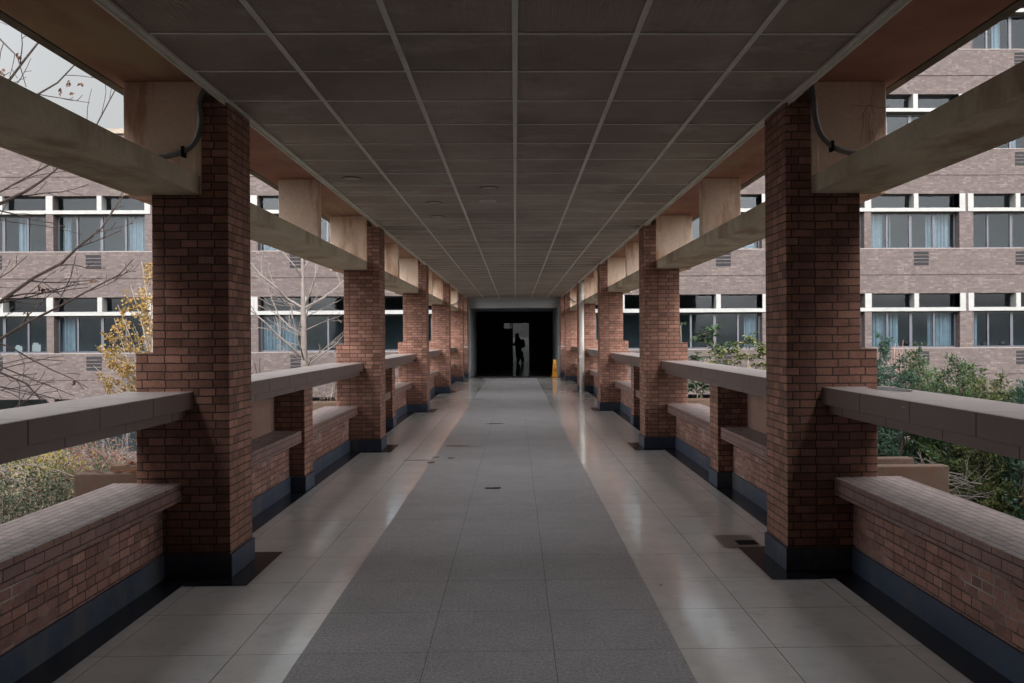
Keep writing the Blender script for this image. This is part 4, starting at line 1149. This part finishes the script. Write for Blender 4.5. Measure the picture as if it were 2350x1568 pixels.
shrub(54, 90, 1120, 14.5, 1.0, 1.1, SG, 'low sage green shrub in front of the others over the left seat wall', 2000, .07)
shrub(55, 20, 1135, 14, .9, 1.0, DG, 'dark low shrub at the lower left just above the seat wall', 1500, .07)
shrub(56, 137, 1054, 17.5, .25, .5, YL2, 'bright golden shrub standing out above the sage green ones', 420, .09)
shrub(57, 78, 1052, 18, .35, .4, YL2, 'small golden shrub left of the bright golden one', 380, .08)
shrub(58, 175, 1035, 20, .8, .9, RL, 'red autumn shrub behind the golden one on the left', 1300, .08)
shrub(59, 240, 1045, 20.5, .8, .9, RL, 'reddish autumn shrub right of the other red one, by the column', 1200, .08)
shrub(60, 120, 1025, 22, 1., 1.0, DG, 'dark leafed shrub behind the red shrubs, left of two', 1300, .08)
shrub(61, 285, 1010, 22, 1., 1.2, BRN, 'half bare brown shrub next to the nearest left column', 900, .07)
shrub(62, 215, 1010, 23.5, 1., 1.2, BRN, 'half bare brown shrub behind the red shrubs', 900, .07)
shrub(63, 40, 1040, 22, 1.1, 1.0, SG, 'pale green shrub far at the left edge behind the golden shrub', 1300, .08)
shrub(64, 300, 1060, 19, .7, .9, RL, 'low reddish shrub just above the planter on the left', 900, .07)
for i, (px, py, Y) in enumerate(((260, 1000, 19), (300, 985, 20), (200, 1000, 21))):
    rng = random.Random(70+i); c_ = at(px, py, Y); e = empty('bare_shrub', (c_.x, Y, GZ)); b = MB(); top = c_.z-GZ
    for _ in range(9):
        t = Vector((rng.gauss(0, .8), rng.gauss(0, .5), top+rng.uniform(-.8, .3)))
        twigs(b, rng, [Vector((0, 0, 0)), Vector((t.x*.3, t.y*.3, t.z*.5)), t], .02, .005, 2, .45, .3, .7, .004, None, .1)
    b.build('twigs', BARKP, e); tag(e, ['bare pale twigged shrub under the left railing, nearest of three', 'bare pale twigged shrub beside the nearest left column edge', 'bare pale twigged shrub behind the red autumn shrubs'][i], 'shrub')
# a thin arching stem over the left shrubs
e_ = at(0, 1075, 12); b = MB()
pts = [at(x, y, 12)-Vector((e_.x, 12, GZ)) for x, y in ((-60, 1110), (0, 1080), (60, 1065), (130, 1078), (200, 1105), (300, 1155))]
pts = [Vector((-.4, 0, 0))]+pts
e = empty('arching_stem', (e_.x, 12, GZ)); b.tube(pts, [.012, .009, .008, .007, .006, .005, .003], 5); b.build('stem', BARKG, e); tag(e, 'thin arching bare stem crossing in front of the sage green shrubs', 'plant')

# second rank behind walls so the gaps further on show plants
shrub(81, 640, 900, 24, 1.6, 1.6, DG, 'dark shrub below the pale bare tree', 900, .09, 'shrubs at the foot of the left building')
shrub(82, 760, 905, 26, 1.5, 1.5, BRN, 'brown shrub right of the pale bare tree', 800, .09, 'shrubs at the foot of the left building')
for i, (px, py, Y) in enumerate(((585, 820, 15), (745, 865, 17))):
    rng = random.Random(90+i); c_ = at(px, py, Y); e = empty('bare_shrub', (c_.x, Y, GZ)); b = MB(); top = c_.z-GZ
    for _ in range(3):
        t = Vector((rng.gauss(0, .4), rng.gauss(0, .3), top+rng.uniform(-.2, .1)))
        twigs(b, rng, [Vector((0, 0, 0)), Vector((t.x*.2, t.y*.2, t.z*.6)), t], .028, .006, 1, .3, .5, .7, .006, None, .1)
    b.build('twigs', BARKD, e); tag(e, ['dark pruned bare sapling just right of the nearest left column', 'twisted bare sapling seen under the left railing near the second column'][i], 'shrub')

# loose leaves and litter
DL = leafmat('dead_leaf', (.42, .14, .05), (.30, .10, .04))
def litter(px, py, z, lab, L=.06, W=.03):
    r_ = ray(px, py); t_ = (z-CH)/r_.z; c_ = r_*t_; b = MB()
    for i in range(1): b.leaf(Vector((0, 0, .004)), Vector((1, .3, .05)), L, W, Vector((0, 0, 1)), .2)
    o = b.build('fallen_leaf', DL); o.location = (c_.x, c_.y, z); tag(o, lab, 'leaf', 'fallen leaves')
litter(1512, 1346, .004, 'tiny dead leaf on the polished tiles right of the granite walk', .03, .02)
litter(372, 1973*.5737, .599, 'dry leaf lying on the left foreground seat wall', .05, .02)
litter(2090*.5+1000*1.02, 940, 1.172, 'dry leaf lying on the right foreground railing')
rl = random.Random(77)
for i, (px, py) in enumerate(((235, 1081), (262, 1083), (285, 1078))):
    pass
b = MB(); x0 = -(BL+.66)
for _ in range(26):
    p = Vector((x0-rl.uniform(0, .38), COLY[0]+rl.choice((.25, .75))+rl.uniform(-.03, .03), 0)); p.z = .634 if p.y < COLY[0]+.5 else .614
    b.leaf(p, Vector((rl.gauss(0, 1), rl.gauss(0, 1), .1)), .06, .035, Vector((0, 0, 1)), .25)
o = b.build('fallen_leaves', DL); tag(o, 'scatter of orange fallen leaves on the concrete planter behind the nearest left column', 'leaves', None, 'stuff')
# grass in the garden
GR = leafmat('grass_blade', (.10, .18, .05), (.16, .24, .07))
b = MB(); rgx = random.Random(6)
for _ in range(9000):
    sx = rgx.choice((-1, 1)); x = sx*rgx.uniform(5, 19); y = rgx.uniform(12, 30)
    z = GZ + .12*math.sin(x*.7+1)*math.cos(y*.5)-.05
    b.leaf(Vector((x, y, z)), Vector((rgx.gauss(0, .4), rgx.gauss(0, .4), 1)), rgx.uniform(.14, .3), .03, Vector((rgx.gauss(0, 1), rgx.gauss(0, 1), 0)))
o = b.build('grass', GR); tag(o, 'rough grass growing in the garden beside the walkway', 'grass', None, 'stuff')
# puddle on the right railing beside the column
WAT = bpy.data.materials.new('water'); WAT.use_nodes = True; wb = WAT.node_tree.nodes['Principled BSDF']; wb.inputs['Base Color'].default_value = (.30, .30, .30, 1); wb.inputs['Roughness'].default_value = .05; wb.inputs['Metallic'].default_value = .9
b = MB(); disc(b, (0, 0), .085, 0, 20, .26); o = b.build('puddle', WAT); o.location = (BRR+.53, COLY[0]-.28, 1.1722); tag(o, 'small bright puddle on the right foreground railing beside the column', 'puddle')
